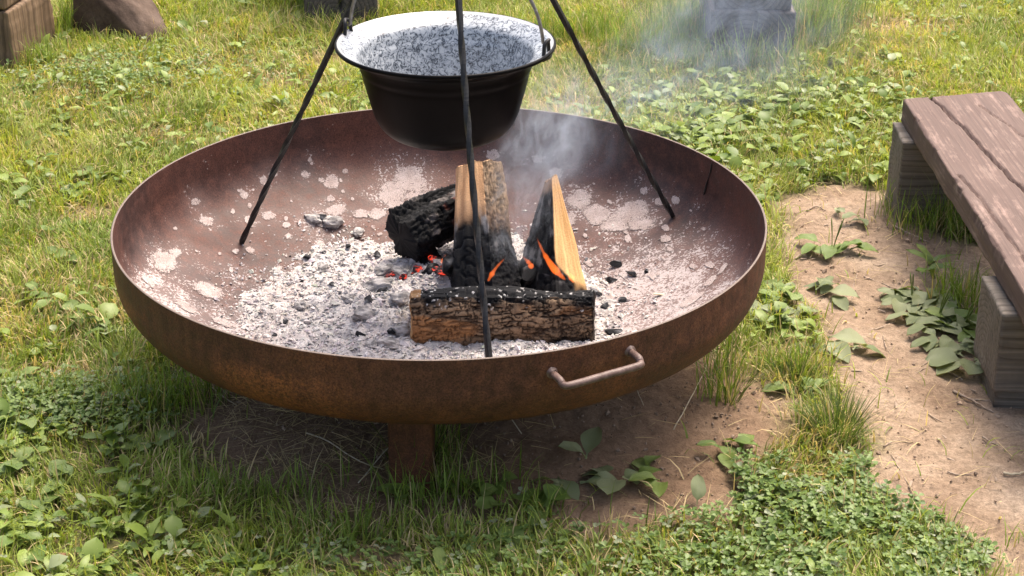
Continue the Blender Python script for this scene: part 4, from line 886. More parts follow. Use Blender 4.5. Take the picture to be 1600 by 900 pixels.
keep = rng.random(len(x)) < np.clip((1 - dm) ** 2 * (1 - 0.75 * br) * (1 - 0.25 * cl) * pt + 0.006 * (r > 0.5), 0, 1) * (r > 0.44); x, y, dm, br, r = [v[keep] for v in (x, y, dm, br, r)]; n = len(x)
tall = np.zeros(n)
for c in FOOT: tall = np.maximum(tall, np.exp(-((np.hypot((x - c[0]) / 0.34, (y - c[1] + 0.08) / 0.26)) ** 2)) * 0.8)
cn = fbm(xyz(x * 3.5, y * 3.5, 21.0), 3, 109)
L = (0.034 + 0.016 * cn + rng.gamma(2.0, 0.006, n)) * (1 + 1.0 * tall); wd = rng.uniform(0.0020, 0.0042, n)
az = 2 * np.pi * fbm(xyz(x * 6, y * 6, 31.0), 2, 111) + rng.normal(0, 1.1, n); t0 = np.abs(rng.normal(0.35, 0.3, n)); t1 = np.clip(t0 + np.abs(rng.normal(0.75, 0.45, n)), 0, 2.0)
dry = np.clip(0.16 + 0.45 * np.clip(fbm(xyz(x * 3, y * 3, 41.0), 3, 113), 0, 1) + 0.5 * br + 0.3 * dm, 0, 0.9)
gc = grass_col(x, y, n, dry)
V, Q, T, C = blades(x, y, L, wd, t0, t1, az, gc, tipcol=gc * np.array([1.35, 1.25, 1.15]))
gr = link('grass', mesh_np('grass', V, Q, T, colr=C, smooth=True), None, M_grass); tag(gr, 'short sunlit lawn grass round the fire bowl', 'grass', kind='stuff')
print('blades', n)
# longer, fine blades standing at the posts, the bench and by the bowl
spots = [(690, 730, .03, .03, 60, .10), (650, 740, .04, .02, 70, .10), (300, 620, .10, .04, 300, .07), (235, 640, .10, .05, 350, .07), (400, 775, .14, .03, 250, .06), (1440, 335, .10, .06, 260, .10), (1480, 360, .10, .05, 260, .09), (1135, 600, .03, .03, 50, .13), (1120, 640, .03, .03, 50, .13), (1500, 470, .05, .06, 200, .09), (1240, 590, .05, .04, 200, .07),
         (450, 22, .10, .08, 500, .14), (420, 12, .08, .08, 400, .15), (1260, 60, .09, .10, 900, .16), (1290, 30, .09, .10, 700, .16), (1070, 60, .09, .08, 700, .14), (1020, 80, .12, .05, 600, .10), (900, 60, .25, .08, 900, .10), (1160, 108, .14, .03, 500, .11), (110, 45, .03, .10, 250, .12), (60, 100, .06, .05, 200, .08), (640, 0, .2, .1, 500, .13), (1600, 850, .05, .02, 20, .06), (700, 780, .10, .04, 260, .08), (560, 835, .15, .04, 350, .06), (840, 810, .06, .03, 90, .06)]
X_, Y_, L_, C_ = [], [], [], []
for px, py, sx, sy, n, ln in spots:
    c = at(px, py); a = rng.normal(c[0], sx / 1.6, n); b_ = rng.normal(c[1], sy / 1.6, n); k = (~inside_block(a, b_)); a, b_ = a[k], b_[k]; n = len(a)
    X_.append(a); Y_.append(b_); L_.append(np.clip(rng.normal(ln, ln * 0.3, n), 0.02, 0.3)); C_.append(lerp(DARKG, MIDG, rng.random(n)) * rng.uniform(0.8, 1.4, (n, 1)))
    dk = rng.random(n) < 0.16; C_[-1][dk] = STRAW * rng.uniform(0.5, 1.0, (dk.sum(), 1))
X_, Y_, L_, C_ = map(np.concatenate, (X_, Y_, L_, C_)); n = len(X_)
V, Q, T, C = blades(X_, Y_, L_, rng.uniform(0.0015, 0.0034, n), np.abs(rng.normal(0.1, 0.22, n)), np.abs(rng.normal(0.7, 0.4, n)), rng.uniform(0, 6.28, n), C_, tipcol=C_ * 1.3)
tag(link('long_grass', mesh_np('long_grass', V, Q, T, colr=C), None, M_grass), 'longer grass standing at the timber posts, bench and bowl edge', 'grass', kind='stuff')
# flat dead straw
x, y = scatter(130000); dm = dirt_mask(x, y); br = bare_mask(x, y)
apl = sstep(0.08, -0.06, sdist(x, y, APRON)) * sstep(0.25, -0.12, x); edge = np.exp(-((dm - 0.4) / 0.3) ** 2)
k = rng.random(len(x)) < np.clip(0.05 + 0.85 * apl + 0.55 * br + 0.25 * edge - 0.01 * dm * (apl < 0.1), 0.004, 1); x, y = x[k], y[k]; n = len(x); a = np.abs(rng.normal(1.42, 0.12, n))
sc_ = STRAW * rng.uniform(0.45, 1.1, (n, 1)) * np.array([1, 0.95, 0.9]) ; V, Q, T, C = blades(x, y, rng.uniform(0.02, 0.085, n), rng.uniform(0.0008, 0.002, n), a, a + rng.normal(0.08, 0.12, n), rng.uniform(0, 6.28, n), sc_, z=gz(x, y) + rng.uniform(0.001, 0.010, n))
tag(link('dead_straw', mesh_np('dead_straw', V, Q, T, colr=C), None, M_straw), 'dry dead straw lying on bare earth and thin turf', 'straw', kind='stuff')
# soil crumbs
x, y = scatter(90000); dm = dirt_mask(x, y); apr = sstep(0.06, -0.04, sdist(x, y, APRON)); k = rng.random(len(x)) < np.clip(dm, 0, 1) * (0.34 + 0.35 * apr); x, y = x[k], y[k]; n = len(x)
s = rng.gamma(1.6, 0.0008, n) + 0.0007; M = rot_rand(n) * np.stack([s * rng.uniform(.7, 1.3, n), s * rng.uniform(.7, 1.3, n), s * rng.uniform(.5, 1, n)], 1)[:, None, :]
sc_ = np.array([0.29, 0.21, 0.15]) * rng.uniform(0.75, 1.4, (n, 1)); ap2 = sstep(0.06, -0.04, sdist(x, y, APRON)); sc_ = sc_ * (1 - 0.30 * ap2[:, None])  # crumbs there darkened along with the ground's painted shade
V, F, C = joined(OCT, OCTF, M, np.stack([x, y, gz(x, y) + s * 0.3], 1), sc_)
tag(link('soil_crumbs', mesh_np('soil_crumbs', V, None, F, colr=C, smooth=False), None, M_crumb), 'crumbs of brown soil and grit on the bare earth', 'soil', kind='stuff')
# broad leaves
def leaf_template(W_=0.28, stalk=0.2, rows=7, fold=0.25, droop=0.25, tip=1.0, cols=3, ruffle=0.02):
    u = np.linspace(0, 1, rows); s = np.clip((u - stalk) / (1 - stalk), 0, 1); wv = W_ * np.sin(np.pi * np.clip(s, 0.0, 1) ** (0.86 * tip)) ** 0.5; wv = np.maximum(wv, 0.02 * (u < 1)); z = 0.30 * u - (0.30 + droop) * u ** 2
    V = []
    for k in range(rows):
        for v_ in np.linspace(-1, 1, cols): V.append((u[k], v_ * wv[k] * (1 + ruffle * 2.5 * math.sin(9 * u[k] + 2 * v_)), z[k] + fold * abs(v_) ** 1.4 * wv[k] + ruffle * math.sin(11 * u[k] + v_ * 2) * abs(v_)))
    return np.array(V), np.array([[k * cols + j, (k + 1) * cols + j, (k + 1) * cols + j + 1, k * cols + j + 1] for k in range(rows - 1) for j in range(cols - 1)])
def leaf_mats(n, az, tilt, L):
    c, s = np.cos(az), np.sin(az); ct, st = np.cos(tilt), np.sin(tilt); roll = rng.normal(0, 0.25, n); X1 = np.stack([c * ct, s * ct, st], 1); Y1 = np.stack([-s, c, 0 * s], 1); Z1 = np.cross(X1, Y1)
    Y2 = Y1 * np.cos(roll)[:, None] + Z1 * np.sin(roll)[:, None]; Z2 = np.cross(X1, Y2); return np.stack([X1, Y2, Z2], 2) * L[:, None, None]
leafzones = [((-1.5, -0.55, -0.7, 0.9), 170, 0.85), ((0.55, 1.35, 0.9, 1.75), 210, 0.9), ((0.2, 0.75, 0.75, 1.5), 200, 1.0), ((-1.5, -0.2, 0.9, 2.4), 260, 0.8), ((-0.8, 0.6, -0.85, -0.45), 110, 0.85), ((0.6, 2.0, 0.9, 2.6), 330, 0.7), ((0.5, 0.95, 0.1, 0.9), 170, 0.9), ((-0.8, -0.3, -0.6, -0.1), 110, 0.7), ((-1.2, 1.4, 0.7, 2.0), 420, 0.7)]
Vs, Fs, Cs, off = [], [], [], 0
for (x0, x1, y0, y1), cnt, sz in leafzones:
    x = rng.uniform(x0, x1, cnt); y = rng.uniform(y0, y1, cnt); dn = fbm(xyz(x * 3, y * 3, 51.0), 3, 121); k = (dirt_mask(x, y) < 0.35) & (dn > -0.25) & (np.hypot(x, y) > 0.62) & ~inside_block(x, y); x, y = x[k], y[k]
    nl = rng.integers(3, 8, len(x)); X2 = np.repeat(x, nl); Y2 = np.repeat(y, nl); n = len(X2); az = rng.uniform(0, 6.28, n); L = np.clip(rng.normal(0.036 * sz, 0.010, n), 0.014, 0.07)
    pc = np.repeat(rng.random(len(x)), nl); C0 = lerp((0.11, 0.17, 0.030), (0.24, 0.31, 0.065), np.clip(pc + rng.normal(0, 0.2, n), 0, 1)); pale = rng.random(n) < 0.12; C0[pale] = np.array([0.24, 0.28, 0.14]) * rng.uniform(0.8, 1.15, (pale.sum(), 1))
    tilt = np.clip(rng.normal(0.45, 0.3, n), -0.05, 1.2); h0_ = gz(X2, Y2) + rng.uniform(0.004, 0.022, n)
    for var in range(3):
        s_ = np.arange(n) % 3 == var; tv_, tf_ = leaf_template((0.16, 0.26, 0.34)[var], (0.1, 0.22, 0.3)[var], 6, 0.3, (0.35, 0.3, 0.2)[var])
        V, F, C = joined(tv_, tf_, leaf_mats(s_.sum(), az[s_], tilt[s_], L[s_]), np.stack([X2[s_], Y2[s_], h0_[s_]], 1), C0[s_]); Vs.append(V); Fs.append(F + off); Cs.append(C); off += len(V)
tag(link('broadleaf_weeds', mesh_np('broadleaf_weeds', np.concatenate(Vs), np.concatenate(Fs), colr=np.concatenate(Cs)), None, M_leaf), 'low broad-leaved weeds mixed through the lawn', 'weeds', kind='stuff')
# clover mat
n = 30000; bx0, by0 = CLOVER.min(0); bx1, by1 = CLOVER.max(0); x = rng.uniform(bx0 - .1, bx1 + .1, n); y = rng.uniform(by0 - .1, by1 + .1, n); sdv = sdist(x, y, CLOVER) + 0.11 * fbm(xyz(x * 8, y * 8), 3, 131)
k = rng.random(n) < np.where(sdv < 0, 0.17 + 0.35 * fbm(xyz(x * 9, y * 9, 4.0), 3, 133), 0.28 * np.exp(-sdv / 0.05)); x, y = x[k], y[k]; x = np.concatenate([x, rng.normal(at(75, 640)[0], .10, 900), rng.normal(at(640, 880)[0], .25, 400), rng.normal(at(200, 120)[0], 0.25, 900)]); y = np.concatenate([y, rng.normal(at(75, 640)[1], .05, 900), rng.normal(at(640, 880)[1], .05, 400), rng.normal(at(200, 120)[1], .12, 900)])
k = dirt_mask(x, y) < 0.8; x, y = x[k], y[k]; n = len(x)
X2 = np.repeat(x, 3); Y2 = np.repeat(y, 3); az = np.repeat(rng.uniform(0, 6.28, n), 3) + np.tile([0, 2.09, 4.19], n) + rng.normal(0, .15, 3 * n); L = np.repeat(rng.uniform(0.006, 0.0125, n), 3); hh = np.repeat(rng.uniform(0.008, 0.034, n), 3); tl = rng.normal(0.15, 0.35, 3 * n)
C0 = np.repeat(lerp((0.085, 0.145, 0.034), (0.18, 0.25, 0.07), rng.random(n)), 3, axis=0); wl = np.repeat(rng.random(n) < 0.07, 3); C0[wl] = (0.24, 0.27, 0.16)
tv_ = np.array([(0, 0, 0), (0.45, 0.38, 0.10), (0.9, 0.40, 0.05), (1.02, 0, 0.0), (0.9, -0.40, 0.05), (0.45, -0.38, 0.10)]); tf_ = np.array([(0, 3, 2, 1), (0, 5, 4, 3)])
V, F, C = joined(tv_, tf_, leaf_mats(3 * n, az, tl, L), np.stack([X2, Y2, gz(X2, Y2) + hh], 1), C0)
tag(link('clover', mesh_np('clover', V, F, colr=C, smooth=False), None, M_leaf), 'mat of small round clover leaves at the lower right', 'clover', kind='stuff')

# ------------------------------------------------------------------ single plants one can point at
leaf_meshes = {}
def leaf_mesh(kind):
    if kind not in leaf_meshes:
        W_, st, dr = {'plantain': (0.27, 0.22, 0.30), 'narrow': (0.13, 0.08, 0.45), 'round': (0.40, 0.35, 0.18), 'flat': (0.24, 0.15, 0.10)}[kind]; V, F = leaf_template(W_, st, 8, 0.22, dr, 1.0, 5, 0.035); leaf_meshes[kind] = V, F
    return leaf_meshes[kind]
leaf_data = {}
def plant(px, py, n, L, kind, m, label, tilt=0.35, spread=0.0, name='plantain_weed', group=None, cat='plant', spikes=0):
    c = at(px, py); z = float(gz(c[0], c[1])); o = thing(name, label, cat, (c[0], c[1], z), group); key = (kind, m.name)
    if key not in leaf_data: V, F = leaf_mesh(kind); leaf_data[key] = mesh_np('leaf', V, F); leaf_data[key].materials.append(m)
    a0 = random.uniform(0, 6.28)
    for k in range(n):
        lf = link('leaf', leaf_data[key], o); a = a0 + k * 2.4 + random.uniform(-.3, .3); t = max(0.02, random.gauss(tilt, 0.15)); s = L * random.uniform(0.65, 1.1); sp = spread * math.sqrt(random.random())
        lf.matrix_basis = Matrix.Translation((sp * math.cos(a * 1.7), sp * math.sin(a * 1.7), 0.004 + 0.012 * random.random())) @ Matrix.Rotation(a, 4, 'Z') @ Matrix.Rotation(-t, 4, 'Y') @ Matrix.Rotation(random.gauss(0, 0.25), 4, 'X') @ Matrix.Diagonal((s, s, s, 1))
    for k in range(spikes):
        a = random.uniform(0, 6.28); hgt = L * random.uniform(1.0, 1.5); V, q, t = tube(smooth_path([(c[0], c[1], z), (c[0] + .01 * math.cos(a), c[1] + .01 * math.sin(a), z + hgt * .6), (c[0] + .02 * math.cos(a), c[1] + .02 * math.sin(a), z + hgt)], 8), [0.001] * 4 + [0.0016] * 3 + [0.0008], 6)
        part('flower_spike', V, o, M_plant, q, t)
    return o
plant(1425, 470, 24, 0.062, 'plantain', M_dusty, 'broad dusty plantain at the far left of the patch beside the bench', 0.25, 0.05, spikes=2)
plant(1465, 500, 30, 0.062, 'plantain', M_dusty, 'largest dusty plantain in the middle of the patch beside the bench', 0.3, 0.06, spikes=4)
plant(1505, 510, 20, 0.06, 'plantain', M_plant, 'green plantain touching the left face of the near bench support', 0.4, 0.05, spikes=2)
plant(1485, 545, 18, 0.055, 'plantain', M_dusty, 'flat dusty plantain at the near edge of the patch beside the bench', 0.15, 0.05)
plant(1515, 568, 6, 0.08, 'round', M_dusty, 'round-leaved weed on the dirt just before the near bench support', 0.12, 0.02)
plant(1455, 432, 7, 0.08, 'narrow', M_plant, 'upright curled leaf weed at the back of the patch beside the bench', 0.9, 0.03)
plant(1200, 500, 12, 0.075, 'plantain', M_dusty, 'flat plantain on the dirt just right of the bowl rim', 0.2, 0.05)
plant(1215, 470, 8, 0.07, 'plantain', M_plant, 'green plantain close to the right side of the bowl', 0.35, 0.04)
plant(1300, 545, 8, 0.075, 'plantain', M_dusty, 'trodden plantain in the middle of the dirt path', 0.12, 0.05)
plant(1295, 458, 8, 0.07, 'plantain', M_dusty, 'small plantain on the dirt path above the trodden one', 0.25, 0.04)
plant(1300, 395, 9, 0.06, 'plantain', M_plant, 'plantain with thin spikes on the far part of the dirt path', 0.3, 0.05, spikes=3)
plant(1325, 345, 5, 0.05, 'flat', M_dusty, 'tiny flat weed at the far end of the dirt path', 0.12, 0.03)
plant(1432, 298, 4, 0.06, 'round', M_plant, 'small round-leaved weed at the foot of the far bench support', 0.7, 0.01)
plant(885, 765, 3, 0.085, 'plantain', M_dusty, 'pair of big flat leaves on the shaded earth before the bowl', 0.05, 0.03)
plant(915, 735, 2, 0.07, 'plantain', M_dusty, 'single upright dusty leaf on the shaded earth before the bowl', 0.8, 0.0)
plant(960, 765, 5, 0.06, 'round', M_dusty, 'cluster of pale round leaves on the shaded earth before the bowl', 0.25, 0.03)
plant(1015, 765, 6, 0.06, 'plantain', M_plant, 'dark green weed right of the pale round leaves before the bowl', 0.3, 0.03)
plant(820, 800, 7, 0.06, 'round', M_plant, 'large-leaved dark green weed left of the flat leaves before the bowl', 0.3, 0.04)
plant(750, 780, 8, 0.055, 'round', M_plant, 'dark green weed right of the visible bowl leg', 0.5, 0.04)
plant(640, 780, 7, 0.055, 'plantain', M_plant, 'green weed growing against the foot of the visible bowl leg', 0.6, 0.03)
plant(800, 835, 5, 0.07, 'plantain', M_plant, 'bright green weed at the lawn edge below the bowl', 0.2, 0.03)
plant(230, 700, 5, 0.055, 'plantain', M_plant, 'dark leafy weed in the shaded grass left of the bowl', 0.35, 0.02)
plant(175, 690, 3, 0.055, 'plantain', M_plant, 'upright dark leaf weed in the grass at lower left', 0.9, 0.01)
plant(1140, 720, 6, 0.055, 'plantain', M_plant, 'small green weed on bare earth between bowl and clover mat', 0.3, 0.03)
plant(1255, 620, 6, 0.055, 'plantain', M_plant, 'small weed behind the dark grass tuft on the path edge', 0.3, 0.03)
for px, py, L_, nn_, lb in [(30, 660, .06, 9, 'bright broad-leaved rosette at the left edge beside the clover patch'), (25, 740, .06, 10, 'largest bright rosette at the left edge, below the clover patch'), (60, 800, .05, 9, 'lowest bright rosette in the grass near the lower left corner'), (25, 600, .055, 8, 'bright rosette at the left edge level with the bowl bottom'), (90, 760, .05, 8, 'small bright rosette just inside the left edge rosettes')]:
    plant(px, py, nn_, L_, 'plantain', M_plant, lb, 0.45, 0.03, group='rosettes along the lower left edge')
for i, (px, py, L_, lb) in enumerate([(60, 220, .06, 'broad weed at the left edge, middle of the far clump of three'), (100, 205, .055, 'broad weed at the right of the far clump of three near the left edge'), (25, 190, .055, 'broad weed at the far left of the clump of three near the left edge'), (100, 360, .045, 'broad weed in the lawn level with the left rim of the bowl'), (100, 405, .05, 'round-leaved weed in the lawn just left of the bowl rim'), (40, 315, .05, 'broad weed near the left edge above the bare lawn spot'), (190, 110, .06, 'low weed in the lawn below the brown boulder'), (150, 280, .06, 'broad weed in the lawn up and left of the bowl rim'), (60, 470, .07, 'broad weed near the left edge level with the ash'), (120, 500, .06, 'round-leaved weed close under the left side of the bowl')]):
    plant(px, py, 8, min(L_, .055), 'round' if i % 2 else 'plantain', M_plant, lb, 0.4, 0.03, group='broad weeds in the lawn left of the bowl')
for i, (px, py, L_) in enumerate([(1000, 160, .055), (1050, 175, .06), (1090, 190, .065), (1130, 160, .055), (1150, 200, .065), (1190, 190, .06), (1060, 130, .055), (1110, 125, .06), (1230, 210, .055), (1300, 190, .055), (1350, 195, .055), (1210, 240, .05), (960, 130, .05), (1160, 235, .05), (1020, 200, .05), (1280, 160, .05), (1120, 215, .06), (1250, 175, .05)]):
    plant(px, py, 7, L_, 'plantain' if i % 3 else 'narrow', M_plant, 'bright broad-leaved weed in the patch behind the right side of the bowl', 0.5, 0.04, group='weed patch behind the right side of the bowl')
plant(470, 48, 5, 0.06, 'round', M_plant, 'pale three-leaved weed at the foot of the timber behind the kettle', 0.3, 0.01)
plant(440, 30, 6, 0.14, 'narrow', M_plant, 'long-leaved weed left of the timber behind the kettle', 0.6, 0.03)
plant(1140, 100, 5, 0.10, 'narrow', M_plant, 'narrow-leaved weed before the smoky timber stack', 0.9, 0.04)

def tuft(px, py, n, L, sp, label, dry=0.15, name='grass_tuft'):
    c = at(px, py); z = float(gz(c[0], c[1])); o = thing(name, label, 'grass tuft', (c[0], c[1], z)); a = rng.uniform(0, 6.28, n); rr = sp * np.sqrt(rng.random(n)); x = c[0] + rr * np.cos(a); y = c[1] + rr * np.sin(a); C0 = lerp((0.05, 0.085, 0.022), (0.125, 0.165, 0.045), rng.random(n)); d = rng.random(n) < dry; C0[d] = STRAW * rng.uniform(.6, 1, (d.sum(), 1))
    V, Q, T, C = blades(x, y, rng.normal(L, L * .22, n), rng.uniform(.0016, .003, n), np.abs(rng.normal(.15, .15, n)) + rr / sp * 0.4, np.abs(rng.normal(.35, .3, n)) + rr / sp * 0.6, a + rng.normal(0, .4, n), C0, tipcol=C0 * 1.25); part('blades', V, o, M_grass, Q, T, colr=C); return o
tuft(1305, 690, 260, 0.085, 0.035, 'dense dark green grass tuft standing alone at the path edge')
tuft(1240, 610, 120, 0.06, 0.04, 'yellow-green grass tuft behind the dark tuft at the path edge', 0.4)
tuft(1138, 640, 50, 0.13, 0.02, 'thin tall grass stalks close by the lower right of the bowl', 0.3)
tuft(655, 745, 70, 0.12, 0.03, 'long thin grass standing before the visible bowl leg', 0.2)
tuft(1485, 860, 60, 0.05, 0.03, 'pale grass tuft at the right end of the clover mat', 0.4)

# twigs, wood chips and fallen leaves
M_twig = simple('dry_twig', (0.20, 0.145, 0.105), 0.8, 0, 0.2, c2=(0.36, 0.28, 0.21), scale=120)
M_pale = simple('pale_stalk', (0.52, 0.45, 0.33), 0.7, 0, 0.2, c2=(0.40, 0.33, 0.22), scale=120)
def twig(pts, rad, label, m=None, grp=None, lift=0.0):
    P = [at(a, b) for a, b in pts]; P = [np.array([p[0], p[1], float(gz(p[0], p[1])) + rad * 0.8 + lift * math.sin(math.pi * i / max(1, len(P) - 1))]) for i, p in enumerate(P)]
    Q_ = smooth_path(P, 14); Q_[1:-1] += rng.normal(0, rad * 0.35, (12, 3)) * [1, 1, .3]; V, q, t = tube(Q_ - P[0], np.linspace(rad, rad * .55, 14), 6); o = link('twig', mesh_np('twig', V, q, t), None, m or M_twig); o.location = P[0]; tag(o, label, 'twig', grp); return o
G = 'dry twigs scattered on the dirt path'
for pts, r_ in [([(1395, 352), (1420, 365), (1450, 378)], .003), ([(1350, 515), (1375, 508), (1400, 498)], .0025), ([(1350, 430), (1375, 440), (1410, 452)], .002), ([(1445, 540), (1475, 570), (1505, 590)], .0026), ([(1490, 605), (1520, 620), (1552, 640)], .0028), ([(1520, 618), (1540, 620), (1565, 626)], .002), ([(1385, 600), (1405, 595), (1425, 590)], .0016), ([(1270, 480), (1300, 478), (1330, 470)], .0016), ([(1380, 700), (1400, 690), (1425, 694)], .0016), ([(1310, 790), (1290, 775), (1270, 770)], .0016), ([(1425, 770), (1410, 745), (1392, 712)], .0018), ([(1480, 560), (1460, 556), (1440, 570)], .0015), ([(1345, 405), (1370, 412), (1395, 405)], .0018), ([(1480, 740), (1500, 745), (1520, 742)], .0016), ([(1535, 682), (1548, 690), (1560, 696)], .0022), ([(1330, 470), (1335, 440), (1340, 425)], .0016), ([(1420, 590), (1440, 575), (1450, 572)], .0014), ([(1260, 330), (1275, 322), (1290, 330)], .002), ([(1450, 640), (1470, 655), (1490, 660)], .0014), ([(1380, 520), (1385, 540), (1400, 560)], .0014)]:
    twig(pts, r_, 'thin dry brown twig lying on the bare dirt path', None, G)
twig([(1568, 739), (1585, 742), (1605, 737)], .0028, 'short pale stick lying at the right edge of the path', M_pale)
twig([(690, 660), (740, 672), (790, 685), (815, 700)], .0016, 'thin pale arched stalk on the shaded earth under the bowl', M_pale, None, .02)
twig([(480, 690), (510, 705), (560, 735), (600, 745)], .0016, 'pale bent stalk lying left of the visible bowl leg', M_pale, None, .006)
twig([(330, 605), (345, 625), (370, 640)], .0014, 'pale dry stalk on the straw below the left of the bowl', M_pale, None, .008)
twig([(710, 775), (716, 790), (724, 815)], .0018, 'pale bent stem in the weeds right of the visible leg', M_pale, None, .012)
twig([(1050, 690), (1080, 650), (1100, 610), (1105, 580)], .0012, 'long pale grass stem curving below the right of the bowl', M_pale, None, .02)
twig([(560, 760), (620, 720), (680, 680)], .0012, 'long straight straw leaning across the visible bowl leg', M_pale, None, .02)
twig([(990, 590), (985, 625), (1005, 655)], .0012, 'thin looping stem on the earth below the bowl handle', M_pale, None, .02)
chip = np.array([(-1, -.3, 0), (1, -.4, 0), (.9, .35, 0), (-.8, .4, 0), (-.9, -.25, .25), (.9, -.3, .2), (.8, .3, .25), (-.7, .3, .2)]); chf = [[0, 3, 2, 1], [4, 5, 6, 7], [0, 1, 5, 4], [1, 2, 6, 5], [2, 3, 7, 6], [3, 0, 4, 7]]
chip_me = mesh_np('wood_chip', chip * [1.3, 0.8, 0.6], chf, smooth=False); chip_me.materials.append(M_twig)
for i in range(46):
    px, py = random.choice([(random.uniform(1240, 1420), random.uniform(295, 420)), (random.uniform(1340, 1580), random.uniform(560, 880)), (random.uniform(1260, 1420), random.uniform(420, 640))]); p = at(px, py)
    if dirt_mask(p[:1], p[1:2])[0] < 0.6: continue
    o = link('wood_chip', chip_me); s = random.uniform(.004, .009); o.scale = (s, s, s * .8); o.location = (p[0], p[1], float(gz(p[0], p[1])) + .002); o.rotation_euler = (random.uniform(-.3, .3), random.uniform(-.2, .2), random.uniform(0, 6.3)); tag(o, 'small brown wood chip lying on the dirt path', 'wood chip', 'wood chips on the dirt path')
o = link('wood_splinter', mesh_np('wood_splinter', chip, chf, smooth=False), None, M_pale); p = on_ash(1030, 462); o.location = p + [0, 0, .003]; o.scale = (.013, .011, .006); o.rotation_euler = (0, .1, .1); tag(o, 'pale wood splinter lying on the ashy steel right of the logs', 'splinter')
def fallen(px, py, L, m, label, tilt, az, kind='flat'):
    key = (kind, m.name)
    if key not in leaf_data: V, F = leaf_mesh(kind); leaf_data[key] = mesh_np('leaf', V, F); leaf_data[key].materials.append(m)
    o = link('fallen_leaf', leaf_data[key]); p = at(px, py); o.matrix_basis = Matrix.Translation((p[0], p[1], float(gz(p[0], p[1])) + .012)) @ Matrix.Rotation(az, 4, 'Z') @ Matrix.Rotation(-tilt, 4, 'Y') @ Matrix.Rotation(.2, 4, 'X') @ Matrix.Diagonal((L, L, L, 1)); tag(o, label, 'leaf')
fallen(1088, 805, 0.055, M_dusty, 'pale leaf standing up at the edge of the clover mat', 0.8, 1.4)
fallen(690, 895, 0.05, M_plant, 'oval green leaf at the bottom edge below the bowl', 0.6, 1.7)
fallen(85, 885, 0.028, M_deadleaf, 'small orange dead leaf at the bottom left', 0.3, 0.5)
fallen(160, 634, 0.026, M_deadleaf, 'orange dead leaf in the grass left of the bowl', 0.6, 1.2)
fallen(1480, 862, 0.05, M_dusty, 'pale curled leaf at the right end of the clover mat', 0.2, 0.3)
fallen(1528, 860, 0.05, M_twig, 'dark dry leaf on the dirt at the lower right', 0.2, 2.3)
fallen(240, 785, 0.03, M_plant, 'bright single leaf in the grass at lower left', 0.3, 2.0)

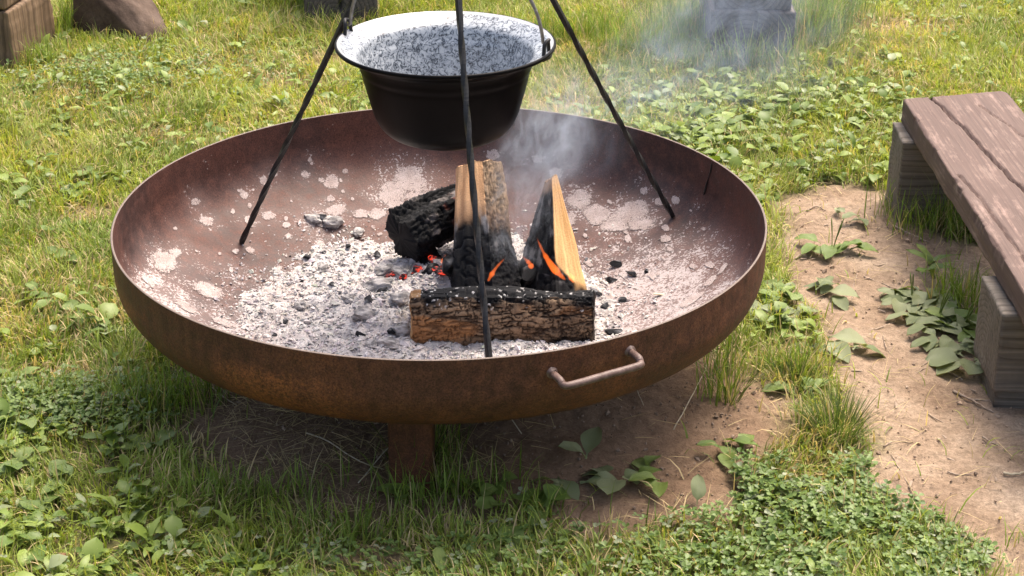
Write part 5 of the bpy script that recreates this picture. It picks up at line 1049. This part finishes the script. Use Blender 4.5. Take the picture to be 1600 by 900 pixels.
# ------------------------------------------------------------------ smoke drifting up to the right
def smoke_mat(L, R0, R1, arch, dens, seed, colr, fade, fr):
    m, t, o = mat('smoke'); N = NT(t); tc = N.n('TexCoord').outputs['Object']; s = N.n('SeparateXYZ', i0=tc); x, y, z = s.outputs
    u = N.math('DIVIDE', x, L); zc_ = N.math('MULTIPLY', N.math('MULTIPLY', u, N.math('SUBTRACT', 1.0, u)), 4 * arch)
    wob = N.math('MULTIPLY', N.math('SUBTRACT', N.noise(tc, 4.5, 2), 0.5), 0.16); dz = N.math('ADD', N.math('SUBTRACT', z, zc_), wob)
    r = N.math('SQRT', N.math('ADD', N.math('MULTIPLY', y, y), N.math('MULTIPLY', dz, dz))); R = N.math('MULTIPLY_ADD', u, R1 - R0, R0)
    k = N.n('MapRange', i0=N.math('DIVIDE', r, R), i1=0.15, i2=1.0, i3=1.0, i4=0.0, _interpolation_type='SMOOTHSTEP').outputs[0]
    e = N.math('MULTIPLY', N.n('MapRange', i0=u, i1=0.0, i2=0.10, i3=0.0, i4=1.0).outputs[0], N.n('MapRange', i0=u, i1=0.72, i2=1.0, i3=1.0, i4=0.0).outputs[0])
    off = N.n('Mapping', i0=tc, Location=(seed, seed, 0), Scale=(0.75, 1.3, 1.1)).outputs[0]
    nz = N.noise(off, fr, 6, 0.66, 2.2); nz = N.n('MapRange', i0=nz, i1=0.46, i2=0.70, i3=0.04, i4=1.0).outputs[0]
    thin = N.n('MapRange', i0=u, i1=0.0, i2=1.0, i3=1.0, i4=fade).outputs[0]
    d = N.math('MULTIPLY', N.math('MULTIPLY', N.math('MULTIPLY', k, e), N.math('MULTIPLY', nz, thin)), dens)
    v = N.n('VolumePrincipled', Color=colr, Density=d, Anisotropy=0.25); t.links.new(v.outputs[0], o.inputs['Volume']); return m
def smoke(A, B, R0, R1, arch, dens, seed, label, colr, fade, fr):
    A, B = Vector(A), Vector(B); L = (B - A).length; ex = (B - A).normalized(); ey = Vector((0, 0, 1)).cross(ex).normalized(); ez = ex.cross(ey)
    n = 14; ns = 12; V = []
    for i in range(n):
        u = i / (n - 1); R = R0 + (R1 - R0) * u + 0.06; zc_ = 4 * arch * u * (1 - u)
        for j in range(ns): a = j / ns * 2 * math.pi; V.append((u * L, R * math.cos(a), zc_ + R * 1.05 * math.sin(a)))
    Q = [[i * ns + j, i * ns + (j + 1) % ns, (i + 1) * ns + (j + 1) % ns, (i + 1) * ns + j] for i in range(n - 1) for j in range(ns)]; V += [(0, 0, 0), (L, 0, 0)]; T = [[n * ns, (j + 1) % ns, j] for j in range(ns)] + [[n * ns + 1, (n - 1) * ns + j, (n - 1) * ns + (j + 1) % ns] for j in range(ns)]
    o = link('smoke', mesh_np('smoke', V, Q, T), None, smoke_mat(L, R0, R1, arch, dens, seed, colr, fade, fr)); o.matrix_world = Matrix(((ex.x, ey.x, ez.x, A.x), (ex.y, ey.y, ez.y, A.y), (ex.z, ey.z, ez.z, A.z), (0, 0, 0, 1)))
    tag(o, label, 'smoke', kind='stuff'); o.data.materials[0].cycles.volume_step_rate = 1.0 if hasattr(o.data.materials[0].cycles, 'volume_step_rate') else 1.0; return o
smoke(at_depth(770, 330, 0.20), at_depth(1330, -20, 1.45), 0.07, 0.38, 0.10, 4.2, 0.0, 'thin bluish smoke drifting from the fire to the timbers at upper right', (0.66, 0.79, 1.0, 1), 0.17, 8.0)
smoke(at_depth(790, 420, 0.05), at_depth(885, 90, 0.34), 0.06, 0.15, 0.0, 13.0, 3.7, 'pale wisps of smoke rising between the logs and the kettle', (0.82, 0.88, 1.0, 1), 0.7, 15.0)
